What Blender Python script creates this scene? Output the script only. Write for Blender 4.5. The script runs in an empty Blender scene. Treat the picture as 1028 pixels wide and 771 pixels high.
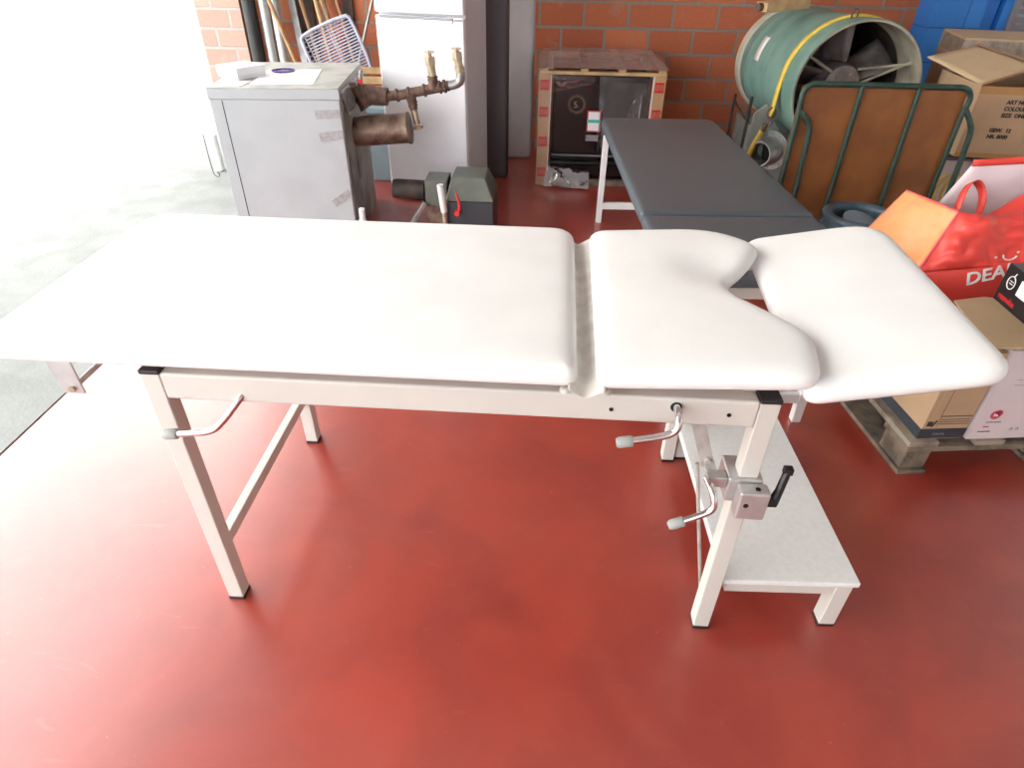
import bpy, bmesh, math, random
from mathutils import Vector, Matrix, noise
from mathutils.geometry import delaunay_2d_cdt
random.seed(7)
V=Vector; PI=math.pi
C=bpy.context.scene.collection
sc=bpy.context.scene

# ---------------------------------------------------------------- materials
def newmat(name):
    m=bpy.data.materials.new(name); m.use_nodes=True
    return m,m.node_tree,m.node_tree.nodes['Principled BSDF']
def mat(name,col,rough=.5,metal=0.,var=0.,vscale=6.,bump=0.,bscale=80.,spec=.5,coat=0.,col2=None,trans=0.,alpha=1.,sub=0.):
    m,nt,b=newmat(name)
    b.inputs['Roughness'].default_value=rough; b.inputs['Metallic'].default_value=metal
    b.inputs['Specular IOR Level'].default_value=spec; b.inputs['Coat Weight'].default_value=coat
    b.inputs['Alpha'].default_value=alpha; b.inputs['Transmission Weight'].default_value=trans
    c=(*col,1)
    tc=nt.nodes.new('ShaderNodeTexCoord')
    n=nt.nodes.new('ShaderNodeTexNoise'); n.inputs['Scale'].default_value=vscale; n.inputs['Detail'].default_value=6
    nt.links.new(tc.outputs['Object'],n.inputs['Vector'])
    mx=nt.nodes.new('ShaderNodeMix'); mx.data_type='RGBA'
    mx.inputs[6].default_value=c
    k=1-var
    mx.inputs[7].default_value=(*(col2 if col2 else [x*k for x in col]),1)
    r=nt.nodes.new('ShaderNodeMapRange'); r.inputs[1].default_value=.42; r.inputs[2].default_value=.62
    nt.links.new(n.outputs['Fac'],r.inputs[0]); nt.links.new(r.outputs[0],mx.inputs[0])
    if var==0 and not col2: mx.inputs[7].default_value=(*[x*.96 for x in col],1)
    nt.links.new(mx.outputs[2],b.inputs['Base Color'])
    if bump>0:
        n2=nt.nodes.new('ShaderNodeTexNoise'); n2.inputs['Scale'].default_value=bscale; n2.inputs['Detail'].default_value=3
        nt.links.new(tc.outputs['Object'],n2.inputs['Vector'])
        bp=nt.nodes.new('ShaderNodeBump'); bp.inputs['Strength'].default_value=bump; bp.inputs['Distance'].default_value=.01
        nt.links.new(n2.outputs['Fac'],bp.inputs['Height']); nt.links.new(bp.outputs[0],b.inputs['Normal'])
    return m
M={}
M['vinyl']=mat('white_vinyl',(.85,.87,.87),.42,bump=.03,bscale=250)
M['vinyl_gather']=mat('gathered_vinyl',(.74,.71,.66),.45,var=.15,vscale=25,bump=.05,bscale=60)
M['cream']=mat('cream_powder_coat',(.60,.585,.545),.38,var=.03,vscale=4)
M['chrome']=mat('chrome',(.72,.72,.74),.12,1.)
M['alu']=mat('brushed_aluminium',(.58,.58,.58),.36,.6,var=.08,vscale=40)
M['steel']=mat('grey_steel',(.42,.42,.42),.42,.8,var=.25,vscale=18)
M['galv']=mat('galvanised_strip',(.50,.48,.45),.5,.3,var=.25,vscale=30)
M['black_pl']=mat('black_plastic',(.012,.012,.013),.4)
M['cap']=mat('black_cap',(.02,.022,.024),.35)
M['grip']=mat('grey_plastic_grip',(.34,.36,.35),.5)
M['hole']=mat('dark_hole',(.004,.004,.004),.9)
M['greyvinyl']=mat('charcoal_vinyl',(.085,.105,.125),.38,bump=.12,bscale=160,var=.06,vscale=3)
M['board']=mat('white_melamine',(.78,.81,.81),.45,var=.05,vscale=60,bump=.02)
M['whitepaint']=mat('white_paint',(.78,.78,.78),.35)
M['fridge']=mat('white_enamel',(.86,.86,.90),.3)
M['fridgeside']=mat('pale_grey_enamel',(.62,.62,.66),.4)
M['cabgrey']=mat('light_grey_enamel',(.40,.425,.445),.45,var=.07,vscale=5,bump=.03,bscale=200)
M['cabtop']=mat('dusty_grey_enamel',(.46,.47,.44),.6,var=.25,vscale=9)
M['tape']=mat('silver_tape',(.33,.33,.33),.35,.3,var=.2,vscale=40)
M['insul']=mat('dirty_grey_sheet',(.30,.29,.27),.7,var=.45,vscale=5,bump=.15,bscale=30)
M['rust']=mat('rusty_iron',(.17,.10,.07),.7,.3,col2=(.09,.055,.045),vscale=30,bump=.3,bscale=70)
M['rustgrey']=mat('scorched_steel',(.26,.19,.14),.5,.5,col2=(.12,.07,.05),vscale=12,bump=.15,bscale=40)
M['brass']=mat('dull_brass',(.42,.33,.22),.4,.7,col2=(.50,.44,.35),vscale=40,bump=.1)
M['redpl']=mat('red_plastic',(.65,.03,.03),.4)
M['paper']=mat('white_paper',(.82,.82,.84),.7)
M['purple']=mat('purple_glass',(.06,.03,.25),.15)
M['machgreen']=mat('grey_green_hammer_paint',(.13,.14,.12),.45,.1,var=.2,vscale=10,bump=.1,bscale=60)
M['machdark']=mat('dark_blue_grey_paint',(.035,.042,.05),.45,var=.2)
M['soot_shade']=mat('soot_and_shade_black',(.012,.010,.010),.7,col2=(.05,.03,.02),vscale=15,bump=.3,bscale=60)  # soot on the blast tube, painted shade inside the drum
M['panel_dark']=mat('dark_grey_vinyl_mat',(.085,.075,.085),.55,var=.1,bump=.05)
M['panel_light']=mat('pale_grey_vinyl_mat',(.42,.39,.40),.55,var=.08)
M['wood']=mat('pale_pine',(.55,.36,.18),.6,var=.25,vscale=12)
M['broom']=mat('varnished_broom_wood',(.48,.27,.12),.45,var=.25,vscale=14)
M['darkwood']=mat('dark_stained_wood',(.07,.035,.025),.6,var=.3,vscale=12)
M['oldwood']=mat('weathered_pallet_wood',(.22,.175,.13),.85,col2=(.11,.085,.065),vscale=14,bump=.6,bscale=60)
M['oldwood2']=mat('pale_pallet_wood',(.34,.29,.23),.85,col2=(.18,.145,.11),vscale=10,bump=.5,bscale=50)
M['card']=mat('cardboard',(.46,.31,.19),.8,var=.12,vscale=5)
M['cardlt']=mat('light_cardboard',(.55,.41,.25),.8,var=.1,vscale=5)
M['cardpost']=mat('cardboard_corner_post',(.48,.29,.15),.75,var=.12,vscale=8)
M['cardtape']=mat('brown_packing_tape',(.42,.22,.07),.3,var=.1)
M['cardwhite']=mat('white_carton',(.66,.58,.60),.6,var=.05,vscale=6)
M['cardyel']=mat('yellow_print',(.62,.42,.07),.6)
M['darkband']=mat('dark_blue_print',(.035,.042,.055),.6)
M['ink']=mat('black_ink',(.03,.025,.025),.7)
M['greyink']=mat('grey_ink',(.28,.28,.30),.7)
M['redink']=mat('red_ink',(.50,.015,.02),.6)
M['pinkink']=mat('magenta_ink',(.62,.05,.12),.6)
M['whiteink']=mat('white_ink',(.80,.78,.76),.6)
M['goldink']=mat('gold_ink',(.30,.21,.14),.5)
M['tealink']=mat('teal_ink',(.05,.42,.36),.5)
M['blackcard']=mat('black_carton',(.012,.013,.016),.35)
M['stove']=mat('black_stove_enamel',(.013,.009,.010),.18,var=.2)
M['drumgreen']=mat('sea_green_drum_paint',(.17,.30,.26),.5,col2=(.12,.23,.20),vscale=7,bump=.06,bscale=20)
M['drumin']=mat('grimy_cream_drum_lining',(.36,.34,.27),.7,col2=(.20,.18,.14),vscale=6,bump=.1)
M['drumring']=mat('cream_ring',(.52,.50,.40),.6,var=.15,vscale=8)
M['fan']=mat('grimy_fan_metal',(.30,.26,.25),.55,.3,col2=(.16,.13,.12),vscale=10)
M['strap']=mat('yellow_strap',(.75,.56,.10),.7,var=.2,vscale=30)
M['hopper']=mat('pale_grey_hopper',(.26,.28,.26),.6,var=.25,vscale=8,bump=.1)
M['cartgreen']=mat('chipped_green_paint',(.010,.042,.028),.4,col2=(.03,.055,.045),vscale=40,bump=.2,bscale=60)
M['hardboard']=mat('brown_hardboard',(.26,.095,.026),.5,col2=(.19,.065,.02),vscale=5,bump=.05,bscale=30)
M['pot']=mat('blue_grey_glaze',(.085,.14,.18),.35,col2=(.05,.085,.12),vscale=12,bump=.15,bscale=25)
M['potlid']=mat('pale_blue_glaze',(.20,.26,.32),.4)
M['bagred']=mat('red_woven_plastic',(.80,.07,.055),.42,var=.06,bump=.05,bscale=200)
M['bagorange']=mat('orange_woven_plastic',(.95,.36,.13),.5,col2=(.90,.42,.20),vscale=6,bump=.05,bscale=200)
M['bagwhite']=mat('white_bag_lining',(.80,.66,.70),.6)
M['bagpink']=mat('pink_binding',(.75,.08,.12),.5)
M['plasticblue']=mat('pale_blue_print',(.10,.35,.48),.4)
M['bin']=mat('blue_grey_plastic',(.22,.30,.33),.5)
M['basket']=mat('lavender_grey_plastic',(.42,.42,.52),.45)
M['blue']=mat('blue_wall_paint',(.03,.22,.68),.5,col2=(.02,.17,.56),vscale=4,bump=.15,bscale=30)
M['ventgrey']=mat('vent_grey',(.28,.27,.30),.5,.3)
M['ceil']=mat('ceiling_white',(.62,.60,.58),.9)
M['render']=mat('white_render',(.80,.80,.78),.9,var=.03)

def film(dif=.06,nm='clear_plastic_film'):
    m,nt,b=newmat(nm)
    t=nt.nodes.new('ShaderNodeBsdfTransparent'); g=nt.nodes.new('ShaderNodeBsdfGlossy'); g.inputs['Roughness'].default_value=.12
    d=nt.nodes.new('ShaderNodeBsdfDiffuse'); d.inputs['Color'].default_value=(.6,.58,.6,1)
    f=nt.nodes.new('ShaderNodeFresnel'); f.inputs['IOR'].default_value=1.5
    m1=nt.nodes.new('ShaderNodeMixShader'); m2=nt.nodes.new('ShaderNodeMixShader')
    m1.inputs[0].default_value=dif; nt.links.new(t.outputs[0],m1.inputs[1]); nt.links.new(d.outputs[0],m1.inputs[2])
    nt.links.new(f.outputs[0],m2.inputs[0]); nt.links.new(m1.outputs[0],m2.inputs[1]); nt.links.new(g.outputs[0],m2.inputs[2])
    nt.links.new(m2.outputs[0],nt.nodes['Material Output'].inputs['Surface'])
    return m
M['film']=film(); M['filmhaze']=film(.48,'hazy_plastic_film')

def brick(name,c1,c2,mortar,bw,rh,offx,offz,axis='X',smear=.5,mort=.011,rough=.75):
    m,nt,b=newmat(name); N=nt.nodes; L=nt.links
    b.inputs['Roughness'].default_value=rough
    tc=N.new('ShaderNodeTexCoord'); sp=N.new('ShaderNodeSeparateXYZ'); cb=N.new('ShaderNodeCombineXYZ')
    L.new(tc.outputs['Object'],sp.inputs[0])
    ax=N.new('ShaderNodeMath'); ax.operation='ADD'; ax.inputs[1].default_value=-offx; L.new(sp.outputs[axis],ax.inputs[0])
    az=N.new('ShaderNodeMath'); az.operation='ADD'; az.inputs[1].default_value=-offz; L.new(sp.outputs['Z'],az.inputs[0])
    L.new(ax.outputs[0],cb.inputs[0]); L.new(az.outputs[0],cb.inputs[1])
    bt=N.new('ShaderNodeTexBrick'); bt.offset=.5; bt.inputs['Scale'].default_value=1
    bt.inputs['Brick Width'].default_value=bw; bt.inputs['Row Height'].default_value=rh
    bt.inputs['Mortar Size'].default_value=mort; bt.inputs['Mortar Smooth'].default_value=.25
    bt.inputs['Color1'].default_value=(*c1,1); bt.inputs['Color2'].default_value=(*c2,1); bt.inputs['Mortar'].default_value=(*mortar,1)
    L.new(cb.outputs[0],bt.inputs['Vector'])
    n=N.new('ShaderNodeTexNoise'); n.inputs['Scale'].default_value=7; n.inputs['Detail'].default_value=5; n.inputs['Distortion'].default_value=.6
    L.new(tc.outputs['Object'],n.inputs['Vector'])
    r=N.new('ShaderNodeMapRange'); r.inputs[1].default_value=.60; r.inputs[2].default_value=.70; r.inputs[4].default_value=smear
    L.new(n.outputs['Fac'],r.inputs[0])
    mx=N.new('ShaderNodeMix'); mx.data_type='RGBA'; L.new(r.outputs[0],mx.inputs[0]); L.new(bt.outputs['Color'],mx.inputs[6])
    mx.inputs[7].default_value=(*[.5*a+.5*c for a,c in zip(mortar,c1)],1)
    n3=N.new('ShaderNodeTexNoise'); n3.inputs['Scale'].default_value=45; L.new(tc.outputs['Object'],n3.inputs['Vector'])
    r3=N.new('ShaderNodeMapRange'); r3.inputs[3].default_value=.88; r3.inputs[4].default_value=1.1; L.new(n3.outputs['Fac'],r3.inputs[0])
    mm=N.new('ShaderNodeMix'); mm.data_type='RGBA'; mm.blend_type='MULTIPLY'; mm.inputs[0].default_value=1
    L.new(mx.outputs[2],mm.inputs[6]); L.new(r3.outputs[0],mm.inputs[7]); L.new(mm.outputs[2],b.inputs['Base Color'])
    bp=N.new('ShaderNodeBump'); bp.inputs['Strength'].default_value=.6; bp.inputs['Distance'].default_value=.006; bp.invert=True
    L.new(bt.outputs['Fac'],bp.inputs['Height'])
    bp2=N.new('ShaderNodeBump'); bp2.inputs['Strength'].default_value=.25; bp2.inputs['Distance'].default_value=.003
    L.new(n3.outputs['Fac'],bp2.inputs['Height']); L.new(bp.outputs[0],bp2.inputs['Normal']); L.new(bp2.outputs[0],b.inputs['Normal'])
    return m
M['brick']=brick('orange_block_brick',(.56,.165,.070),(.42,.11,.048),(.27,.22,.19),.327,.1655,.984,.0505,smear=.7)
M['brickface']=brick('pale_facing_brick',(.50,.33,.27),(.44,.28,.22),(.42,.39,.36),.25,.128,-1.749,.072,smear=.3)
M['bluebrick']=brick('blue_painted_block',(.03,.22,.68),(.026,.20,.63),(.010,.09,.36),.60,.215,3.30,.09,smear=.0,mort=.004,rough=.45)

def floor_mat():
    m,nt,b=newmat('red_epoxy_floor'); N=nt.nodes; L=nt.links
    tc=N.new('ShaderNodeTexCoord')
    def nz(scale,det,dist=0,stretch=None):
        n=N.new('ShaderNodeTexNoise'); n.inputs['Scale'].default_value=scale; n.inputs['Detail'].default_value=det; n.inputs['Distortion'].default_value=dist
        if stretch:
            mp=N.new('ShaderNodeMapping'); mp.inputs['Scale'].default_value=stretch; mp.inputs['Rotation'].default_value=(0,0,.5)
            L.new(tc.outputs['Object'],mp.inputs[0]); L.new(mp.outputs[0],n.inputs['Vector'])
        else: L.new(tc.outputs['Object'],n.inputs['Vector'])
        return n
    n1=nz(2.6,9,.8); n2=nz(9,8,.5); n3=nz(2.2,4,2.5,(1,6,1)); n4=nz(60,2)
    def mr(src,a,b_,c,d):
        r=N.new('ShaderNodeMapRange'); r.inputs[1].default_value=a; r.inputs[2].default_value=b_; r.inputs[3].default_value=c; r.inputs[4].default_value=d
        L.new(src,r.inputs[0]); return r.outputs[0]
    def mix(f,a,b_):
        x=N.new('ShaderNodeMix'); x.data_type='RGBA'; L.new(f,x.inputs[0])
        for i,v in ((6,a),(7,b_)):
            if isinstance(v,tuple): x.inputs[i].default_value=(*v,1)
            else: L.new(v,x.inputs[i])
        return x.outputs[2]
    c=mix(mr(n1.outputs['Fac'],.38,.66,0,1),(.365,.044,.026),(.27,.029,.019))
    c=mix(mr(n2.outputs['Fac'],.5,.75,0,.4),c,(.37,.062,.040))
    c=mix(mr(n3.outputs['Fac'],.67,.71,0,.22),c,(.42,.12,.09))
    c=mix(mr(n4.outputs['Fac'],.74,.78,0,.45),c,(.50,.26,.20))
    L.new(c,b.inputs['Base Color'])
    L.new(mr(n1.outputs['Fac'],.3,.7,.32,.40),b.inputs['Roughness']); b.inputs['Coat Weight'].default_value=1.0; b.inputs['Coat Roughness'].default_value=.30; b.inputs['Coat IOR'].default_value=1.55
    b.inputs['Specular IOR Level'].default_value=.5
    bp=N.new('ShaderNodeBump'); bp.inputs['Strength'].default_value=.05; bp.inputs['Distance'].default_value=.002
    L.new(n2.outputs['Fac'],bp.inputs['Height']); L.new(bp.outputs[0],b.inputs['Normal'])
    return m
M['floor']=floor_mat()
M['concrete']=mat('yard_concrete',(.25,.26,.25),.85,col2=(.21,.22,.21),vscale=5,bump=.3,bscale=60)

# ---------------------------------------------------------------- geometry collector
def wm(o):
    m=Matrix.Identity(4)
    while o is not None:
        m=o.matrix_basis.copy()@m; o=o.parent
    return m
class MB:
    def __init__(s): s.bm=bmesh.new()
    def _add(s,vs,fs,mi=0):
        bv=[s.bm.verts.new(v) for v in vs]
        for f in fs:
            try: fc=s.bm.faces.new([bv[i] for i in f]); fc.material_index=mi
            except ValueError: pass
        return s
    def box(s,a,b,mi=0,rot=0.,piv=None,mtx=None):
        x0,y0,z0=a;x1,y1,z1=b
        vs=[V((x,y,z)) for z in (z0,z1) for (x,y) in ((x0,y0),(x1,y0),(x1,y1),(x0,y1))]
        if rot:
            pv=V(piv) if piv else (V(a)+V(b))/2
            R=Matrix.Rotation(rot,3,'Z'); vs=[R@(v-pv)+pv for v in vs]
        if mtx is not None: vs=[mtx@v for v in vs]
        return s._add(vs,[(3,2,1,0),(4,5,6,7),(0,1,5,4),(1,2,6,5),(2,3,7,6),(3,0,4,7)],mi)
    def hexa(s,vs,mi=0): # 4 bottom, 4 top
        return s._add([V(v) for v in vs],[(3,2,1,0),(4,5,6,7),(0,1,5,4),(1,2,6,5),(2,3,7,6),(3,0,4,7)],mi)
    def bar(s,p,q,w,h,mi=0,up=(0,0,1)):
        p=V(p);q=V(q);d=(q-p).normalized();u=V(up)
        if abs(d.dot(u))>.98:u=V((0,1,0))
        r=d.cross(u).normalized();u=r.cross(d).normalized()
        vs=[c+r*a*w/2+u*b*h/2 for c in (p,q) for a,b in ((-1,-1),(1,-1),(1,1),(-1,1))]
        return s._add(vs,[(0,1,2,3),(7,6,5,4),(4,5,1,0),(5,6,2,1),(6,7,3,2),(7,4,0,3)],mi)
    def tube(s,pts,r,seg=12,mi=0,caps=True,smooth=0,closed=False):
        pts=[V(p) for p in pts]
        if smooth:
            for _ in range(smooth):
                n=len(pts); o=[] if closed else [pts[0]]
                for i in range(n if closed else n-1):
                    a,b=pts[i],pts[(i+1)%n]; o+= [a*.75+b*.25,a*.25+b*.75]
                if not closed: o.append(pts[-1])
                pts=o
        if isinstance(r,(list,tuple)):
            k=len(r)-1; np_=len(pts)-1; rs=[]
            for i in range(np_+1):
                t=i/np_*k; j=min(int(t),k-1); rs.append(r[j]*(1-(t-j))+r[j+1]*(t-j))
        else: rs=[r]*len(pts)
        n=len(pts); nrm=None; rings=[]
        for i,p in enumerate(pts):
            if closed: d=(pts[(i+1)%n]-pts[i-1])
            else: d=pts[min(i+1,n-1)]-pts[max(i-1,0)]
            d=d.normalized() if d.length>1e-9 else V((0,0,1))
            if nrm is None:
                nrm=d.cross(V((0,0,1))); 
                if nrm.length<.1:nrm=d.cross(V((1,0,0)))
            nrm=(nrm-d*nrm.dot(d)).normalized(); b=d.cross(nrm)
            rings.append([s.bm.verts.new(p+(nrm*math.cos(2*PI*k/seg)+b*math.sin(2*PI*k/seg))*rs[i]) for k in range(seg)])
        for i in range(n if closed else n-1):
            A=rings[i];B=rings[(i+1)%n]
            for k in range(seg):
                f=s.bm.faces.new((A[k],A[(k+1)%seg],B[(k+1)%seg],B[k])); f.material_index=mi
        if caps and not closed:
            f=s.bm.faces.new(rings[0][::-1]);f.material_index=mi
            f=s.bm.faces.new(rings[-1]);f.material_index=mi
        return s
    def lathe(s,prof,origin=(0,0,0),axis=(0,0,1),seg=40,mi=0,closed=False):
        o=V(origin);d=V(axis).normalized();a=d.cross(V((0,0,1)))
        if a.length<.01:a=V((1,0,0))
        a.normalize();b=d.cross(a);rings=[]
        for r,h in prof:
            rings.append([s.bm.verts.new(o+d*h+(a*math.cos(2*PI*k/seg)+b*math.sin(2*PI*k/seg))*max(r,1e-4)) for k in range(seg)])
        n=len(rings)
        for i in range(n if closed else n-1):
            A=rings[i];B=rings[(i+1)%n]
            for k in range(seg):
                f=s.bm.faces.new((A[k],A[(k+1)%seg],B[(k+1)%seg],B[k]));f.material_index=mi
        return s
    def disc(s,c,n,r,th,seg=24,mi=0):
        c=V(c);n=V(n).normalized(); return s.tube([c-n*th/2,c+n*th/2],r,seg,mi)
    def patch(s,p00,p10,p11,p01,nu=14,nv=14,amp=0.,freq=6.,sag=(0,0,0),mi=0,seed=0,th=0.):
        P=[V(p) for p in (p00,p10,p11,p01)]; g=[]
        nn=(P[1]-P[0]).cross(P[3]-P[0]).normalized(); sg=V(sag)
        for j in range(nv+1):
            row=[]
            for i in range(nu+1):
                u=i/nu;v=j/nv
                p=P[0]*(1-u)*(1-v)+P[1]*u*(1-v)+P[2]*u*v+P[3]*(1-u)*v
                e=min(1,6*min(u,1-u,v,1-v)+.15)
                p=p+nn*amp*e*(noise.noise(p*freq+V((seed,seed,0)))+.6*abs(noise.noise(p*freq*2.1+V((0,seed,3)))))+sg*(16*u*(1-u)*v*(1-v))
                row.append(s.bm.verts.new(p))
            g.append(row)
        for j in range(nv):
            for i in range(nu):
                f=s.bm.faces.new((g[j][i],g[j][i+1],g[j+1][i+1],g[j+1][i]));f.material_index=mi
        return s
    def build(s,name,mats,parent=None,local=False,bevel=0.,seg=2,angle=35,solid=0.,flat=False,sub=0):
        bm=s.bm
        bmesh.ops.recalc_face_normals(bm,faces=bm.faces) if solid==0 else None
        me=bpy.data.meshes.new(name)
        if parent is not None and not local: bm.transform(wm(parent).inverted())
        bm.to_mesh(me); bm.free()
        for m in (mats if isinstance(mats,(list,tuple)) else [mats]): me.materials.append(m)
        if not flat:
            me.shade_smooth(); me.set_sharp_from_angle(angle=math.radians(angle))
        o=bpy.data.objects.new(name,me); C.objects.link(o)
        if parent is not None: o.parent=parent
        if solid: md=o.modifiers.new('s','SOLIDIFY'); md.thickness=solid; md.offset=0
        if bevel:
            md=o.modifiers.new('b','BEVEL'); md.width=bevel; md.segments=seg; md.limit_method='ANGLE'; md.angle_limit=math.radians(40); md.harden_normals=True
        if sub: md=o.modifiers.new('u','SUBSURF'); md.levels=sub; md.render_levels=sub
        return o
def tag(o,label=None,cat=None,group=None,kind=None):
    for k,v in (('label',label),('category',cat),('group',group),('kind',kind)):
        if v: o[k]=v
    return o
def thing(name,label,cat,loc=(0,0,0),rz=0.,group=None):
    o=bpy.data.objects.new(name,None); C.objects.link(o); o.location=loc; o.rotation_euler=(0,0,rz); o.empty_display_size=.1
    return tag(o,label,cat,group)
def struct(o): o['kind']='structure'; return o

def text(name,s,origin,xd,yd,h,m,parent,ext=.0006,align='LEFT',shear=0,bold=0.):
    cu=bpy.data.curves.new(name,'FONT'); cu.body=s; cu.size=h*1.37; cu.extrude=ext; cu.align_x=align; cu.shear=shear; cu.offset=bold; cu.resolution_u=3
    tmp=bpy.data.objects.new('tmp',cu); C.objects.link(tmp)
    bpy.context.view_layer.update()
    me=bpy.data.meshes.new_from_object(tmp.evaluated_get(bpy.context.evaluated_depsgraph_get()))
    bpy.data.objects.remove(tmp); bpy.data.curves.remove(cu)
    X=V(xd).normalized();Z=X.cross(V(yd)).normalized();Y=Z.cross(X)
    R=Matrix((X,Y,Z)).transposed().to_4x4(); T=Matrix.Translation(V(origin))@R
    me.transform(wm(parent).inverted()@T); me.materials.clear(); me.materials.append(m); me.name=name
    o=bpy.data.objects.new(name,me); C.objects.link(o); o.parent=parent
    return o

# upholstered pad from an outline (counter-clockwise list of (x,y)), heights z0..z1, round edges
def chaikin(p,n=2,keep=None):
    for _ in range(n):
        o=[]
        for i in range(len(p)):
            a=V(p[i]);b=V(p[(i+1)%len(p)]); o+=[a*.75+b*.25,a*.25+b*.75]
        p=o
    return p
def round_poly(pts,radii,seg=7):
    out=[];n=len(pts)
    for i in range(n):
        p=V(pts[i]);a=V(pts[i-1]);b=V(pts[(i+1)%n]);r=radii[i] if isinstance(radii,(list,tuple)) else radii
        if r<=0: out.append(p);continue
        da=(a-p).normalized();db=(b-p).normalized()
        A=p+da*r;B=p+db*r
        for k in range(seg+1):
            t=k/seg; out.append(A*(1-t)**2+p*2*t*(1-t)+B*t*t)
    return out
def resample(p,step):
    o=[]
    for i in range(len(p)):
        a,b=p[i],p[(i+1)%len(p)];L=(b-a).length;n=max(1,int(round(L/step)))
        if L<1e-5: continue
        for k in range(n): o.append(a.lerp(b,k/n))
    return o
def pad_bm(outline,th,er=.018,dome=.006,step=.02,notch=None,dish=0.):
    P=resample([V((p[0],p[1])) for p in outline],step)
    n=len(P);N=[]
    for i in range(n):
        d=(P[(i+1)%n]-P[i-1]).normalized(); N.append(V((-d.y,d.x)))   # inward for ccw
    bm=bmesh.new()
    def dist(q):
        m=9
        for i in range(n):
            a=P[i];b=P[(i+1)%n];ab=b-a;t=max(0,min(1,(q-a).dot(ab)/max(ab.length_squared,1e-12)))
            m=min(m,(q-a-ab*t).length)
        return m
    def inside(q):
        c=False
        for i in range(n):
            a=P[i];b=P[(i+1)%n]
            if (a.y>q.y)!=(b.y>q.y) and q.x<(b.x-a.x)*(q.y-a.y)/(b.y-a.y)+a.x: c=not c
        return c
    def top(q,d):
        z=th
        if d<er*1.6: t=1-d/(er*1.6); z-= er*(1-math.sqrt(max(0,1-t*t)))
        z+=dome*(1-math.exp(-d/.09))
        if notch: z-=dish*math.exp(-((q-V(notch)).length/.085)**2)
        return z
    prof=[(.010,0),(.003,.004),(0,.012),(0,th-er)]
    rings=[[bm.verts.new((P[i].x+N[i].x*a,P[i].y+N[i].y*a,h)) for i in range(n)] for a,h in prof]
    for A,B in zip(rings,rings[1:]):
        for k in range(n): bm.faces.new((A[k],A[(k+1)%n],B[(k+1)%n],B[k]))
    bm.faces.new(rings[0][::-1])
    pts=[p.copy() for p in P];edges=[(i,(i+1)%n) for i in range(n)]
    for off in (er*.12,er*.4,er*.8,er*1.3,er*2.2):
        for i in range(n):
            q=P[i]+N[i]*off
            if inside(q) and dist(q)>off*.93: pts.append(q)
    xs=[p.x for p in P];ys=[p.y for p in P]
    g=.03; x=min(xs)
    while x<max(xs):
        y=min(ys)
        while y<max(ys):
            q=V((x+.003,y+.002))
            if inside(q) and dist(q)>er*2.6: pts.append(q)
            y+=g
        x+=g
    vo,eo,fo,vi,_,_=delaunay_2d_cdt(pts,edges,[],1,1e-5)
    vs=[]
    for k,q in enumerate(vo):
        src=vi[k][0] if vi[k] else -1
        if 0<=src<n: vs.append(rings[-1][src])
        else:
            q2=V((q.x,q.y)); vs.append(bm.verts.new((q.x,q.y,top(q2,dist(q2)))))
    for f in fo:
        try: bm.faces.new([vs[i] for i in f])
        except ValueError: pass
    return bm

def extr(m,pr,y0,y1,mi=0):
    n=len(pr); vs=[V((x,y0,z)) for x,z in pr]+[V((x,y1,z)) for x,z in pr]
    return m._add(vs,[tuple(range(n))[::-1],tuple(range(n,2*n))]+[(i,(i+1)%n,n+(i+1)%n,n+i) for i in range(n)],mi)
# ================================================================ THE SETTING
HY=4.40
m=MB(); m.box((-1.03,-4.5,-.12),(4.6,HY+.3,0)); struct(m.build('floor',M['floor'],flat=True))
m=MB(); m.box((-14,-9,-.14),(-1.045,14,-.004)); struct(m.build('trim_1',M['concrete'],flat=True))   # yard paving
m=MB(); m.box((-1.046,-4.5,-.12),(-1.029,HY,-.012)); struct(m.build('trim_2',M['hole'],flat=True))  # joint
m=MB(); m.box((-1.2,HY,-.1),(3.42,HY+.3,3.3)); struct(m.build('wall_back',M['brick'],flat=True))
m=MB(); m.box((-1.87,4.2,-.1),(-1.53,4.5,3.0)); struct(m.build('wall_left',M['brickface'],flat=True))
m=MB(); m.box((-1.53,HY,-.1),(-1.2,HY+.3,3.3)); struct(m.build('wall_corner',M['brick'],flat=True))
m=MB(); m.box((-1.87,-4.5,2.9),(-1.53,HY+.1,3.3)); struct(m.build('wall_lintel',M['brickface'],flat=True))
m=MB(); m.box((-1.87,-4.5,3.3),(4.6,HY+.3,3.45)); struct(m.build('ceiling',M['ceil'],flat=True))
m=MB(); m.box((4.45,-4.5,-.1),(4.6,HY,3.3)); struct(m.build('wall_right',M['render'],flat=True))
m=MB(); m.box((-.2,-4.65,-.1),(4.6,-4.5,3.3)); struct(m.build('wall_front',M['render'],flat=True))
# blue painted corner: pier, recess, wall with louvre
m=MB(); m.box((3.36,4.18,-.1),(3.71,4.6,3.3)); struct(m.build('wall_pier',M['bluebrick'],bevel=.004))
m=MB(); m.box((3.71,4.26,-.1),(3.83,4.6,3.3)); struct(m.build('trim_3',M['blue']))
m=MB(); m.box((3.845,4.22,-.1),(4.45,4.6,3.3)); m.box((3.83,4.30,-.1),(3.846,4.6,3.3)); struct(m.build('wall_blue',M['blue']))
v=thing('wall_vent','grey metal louvre vent set in the blue wall','vent',(4.16,4.215,.96))
m=MB()
for a,b in (((3.90,4.195,.90),(4.42,4.222,.94)),((3.90,4.195,1.38),(4.42,4.222,1.42)),((3.90,4.195,.94),(3.94,4.222,1.38)),((4.38,4.195,.94),(4.42,4.222,1.38))): m.box(a,b)
m.build('frame',M['ventgrey'],v,bevel=.002)
m=MB()
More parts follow.
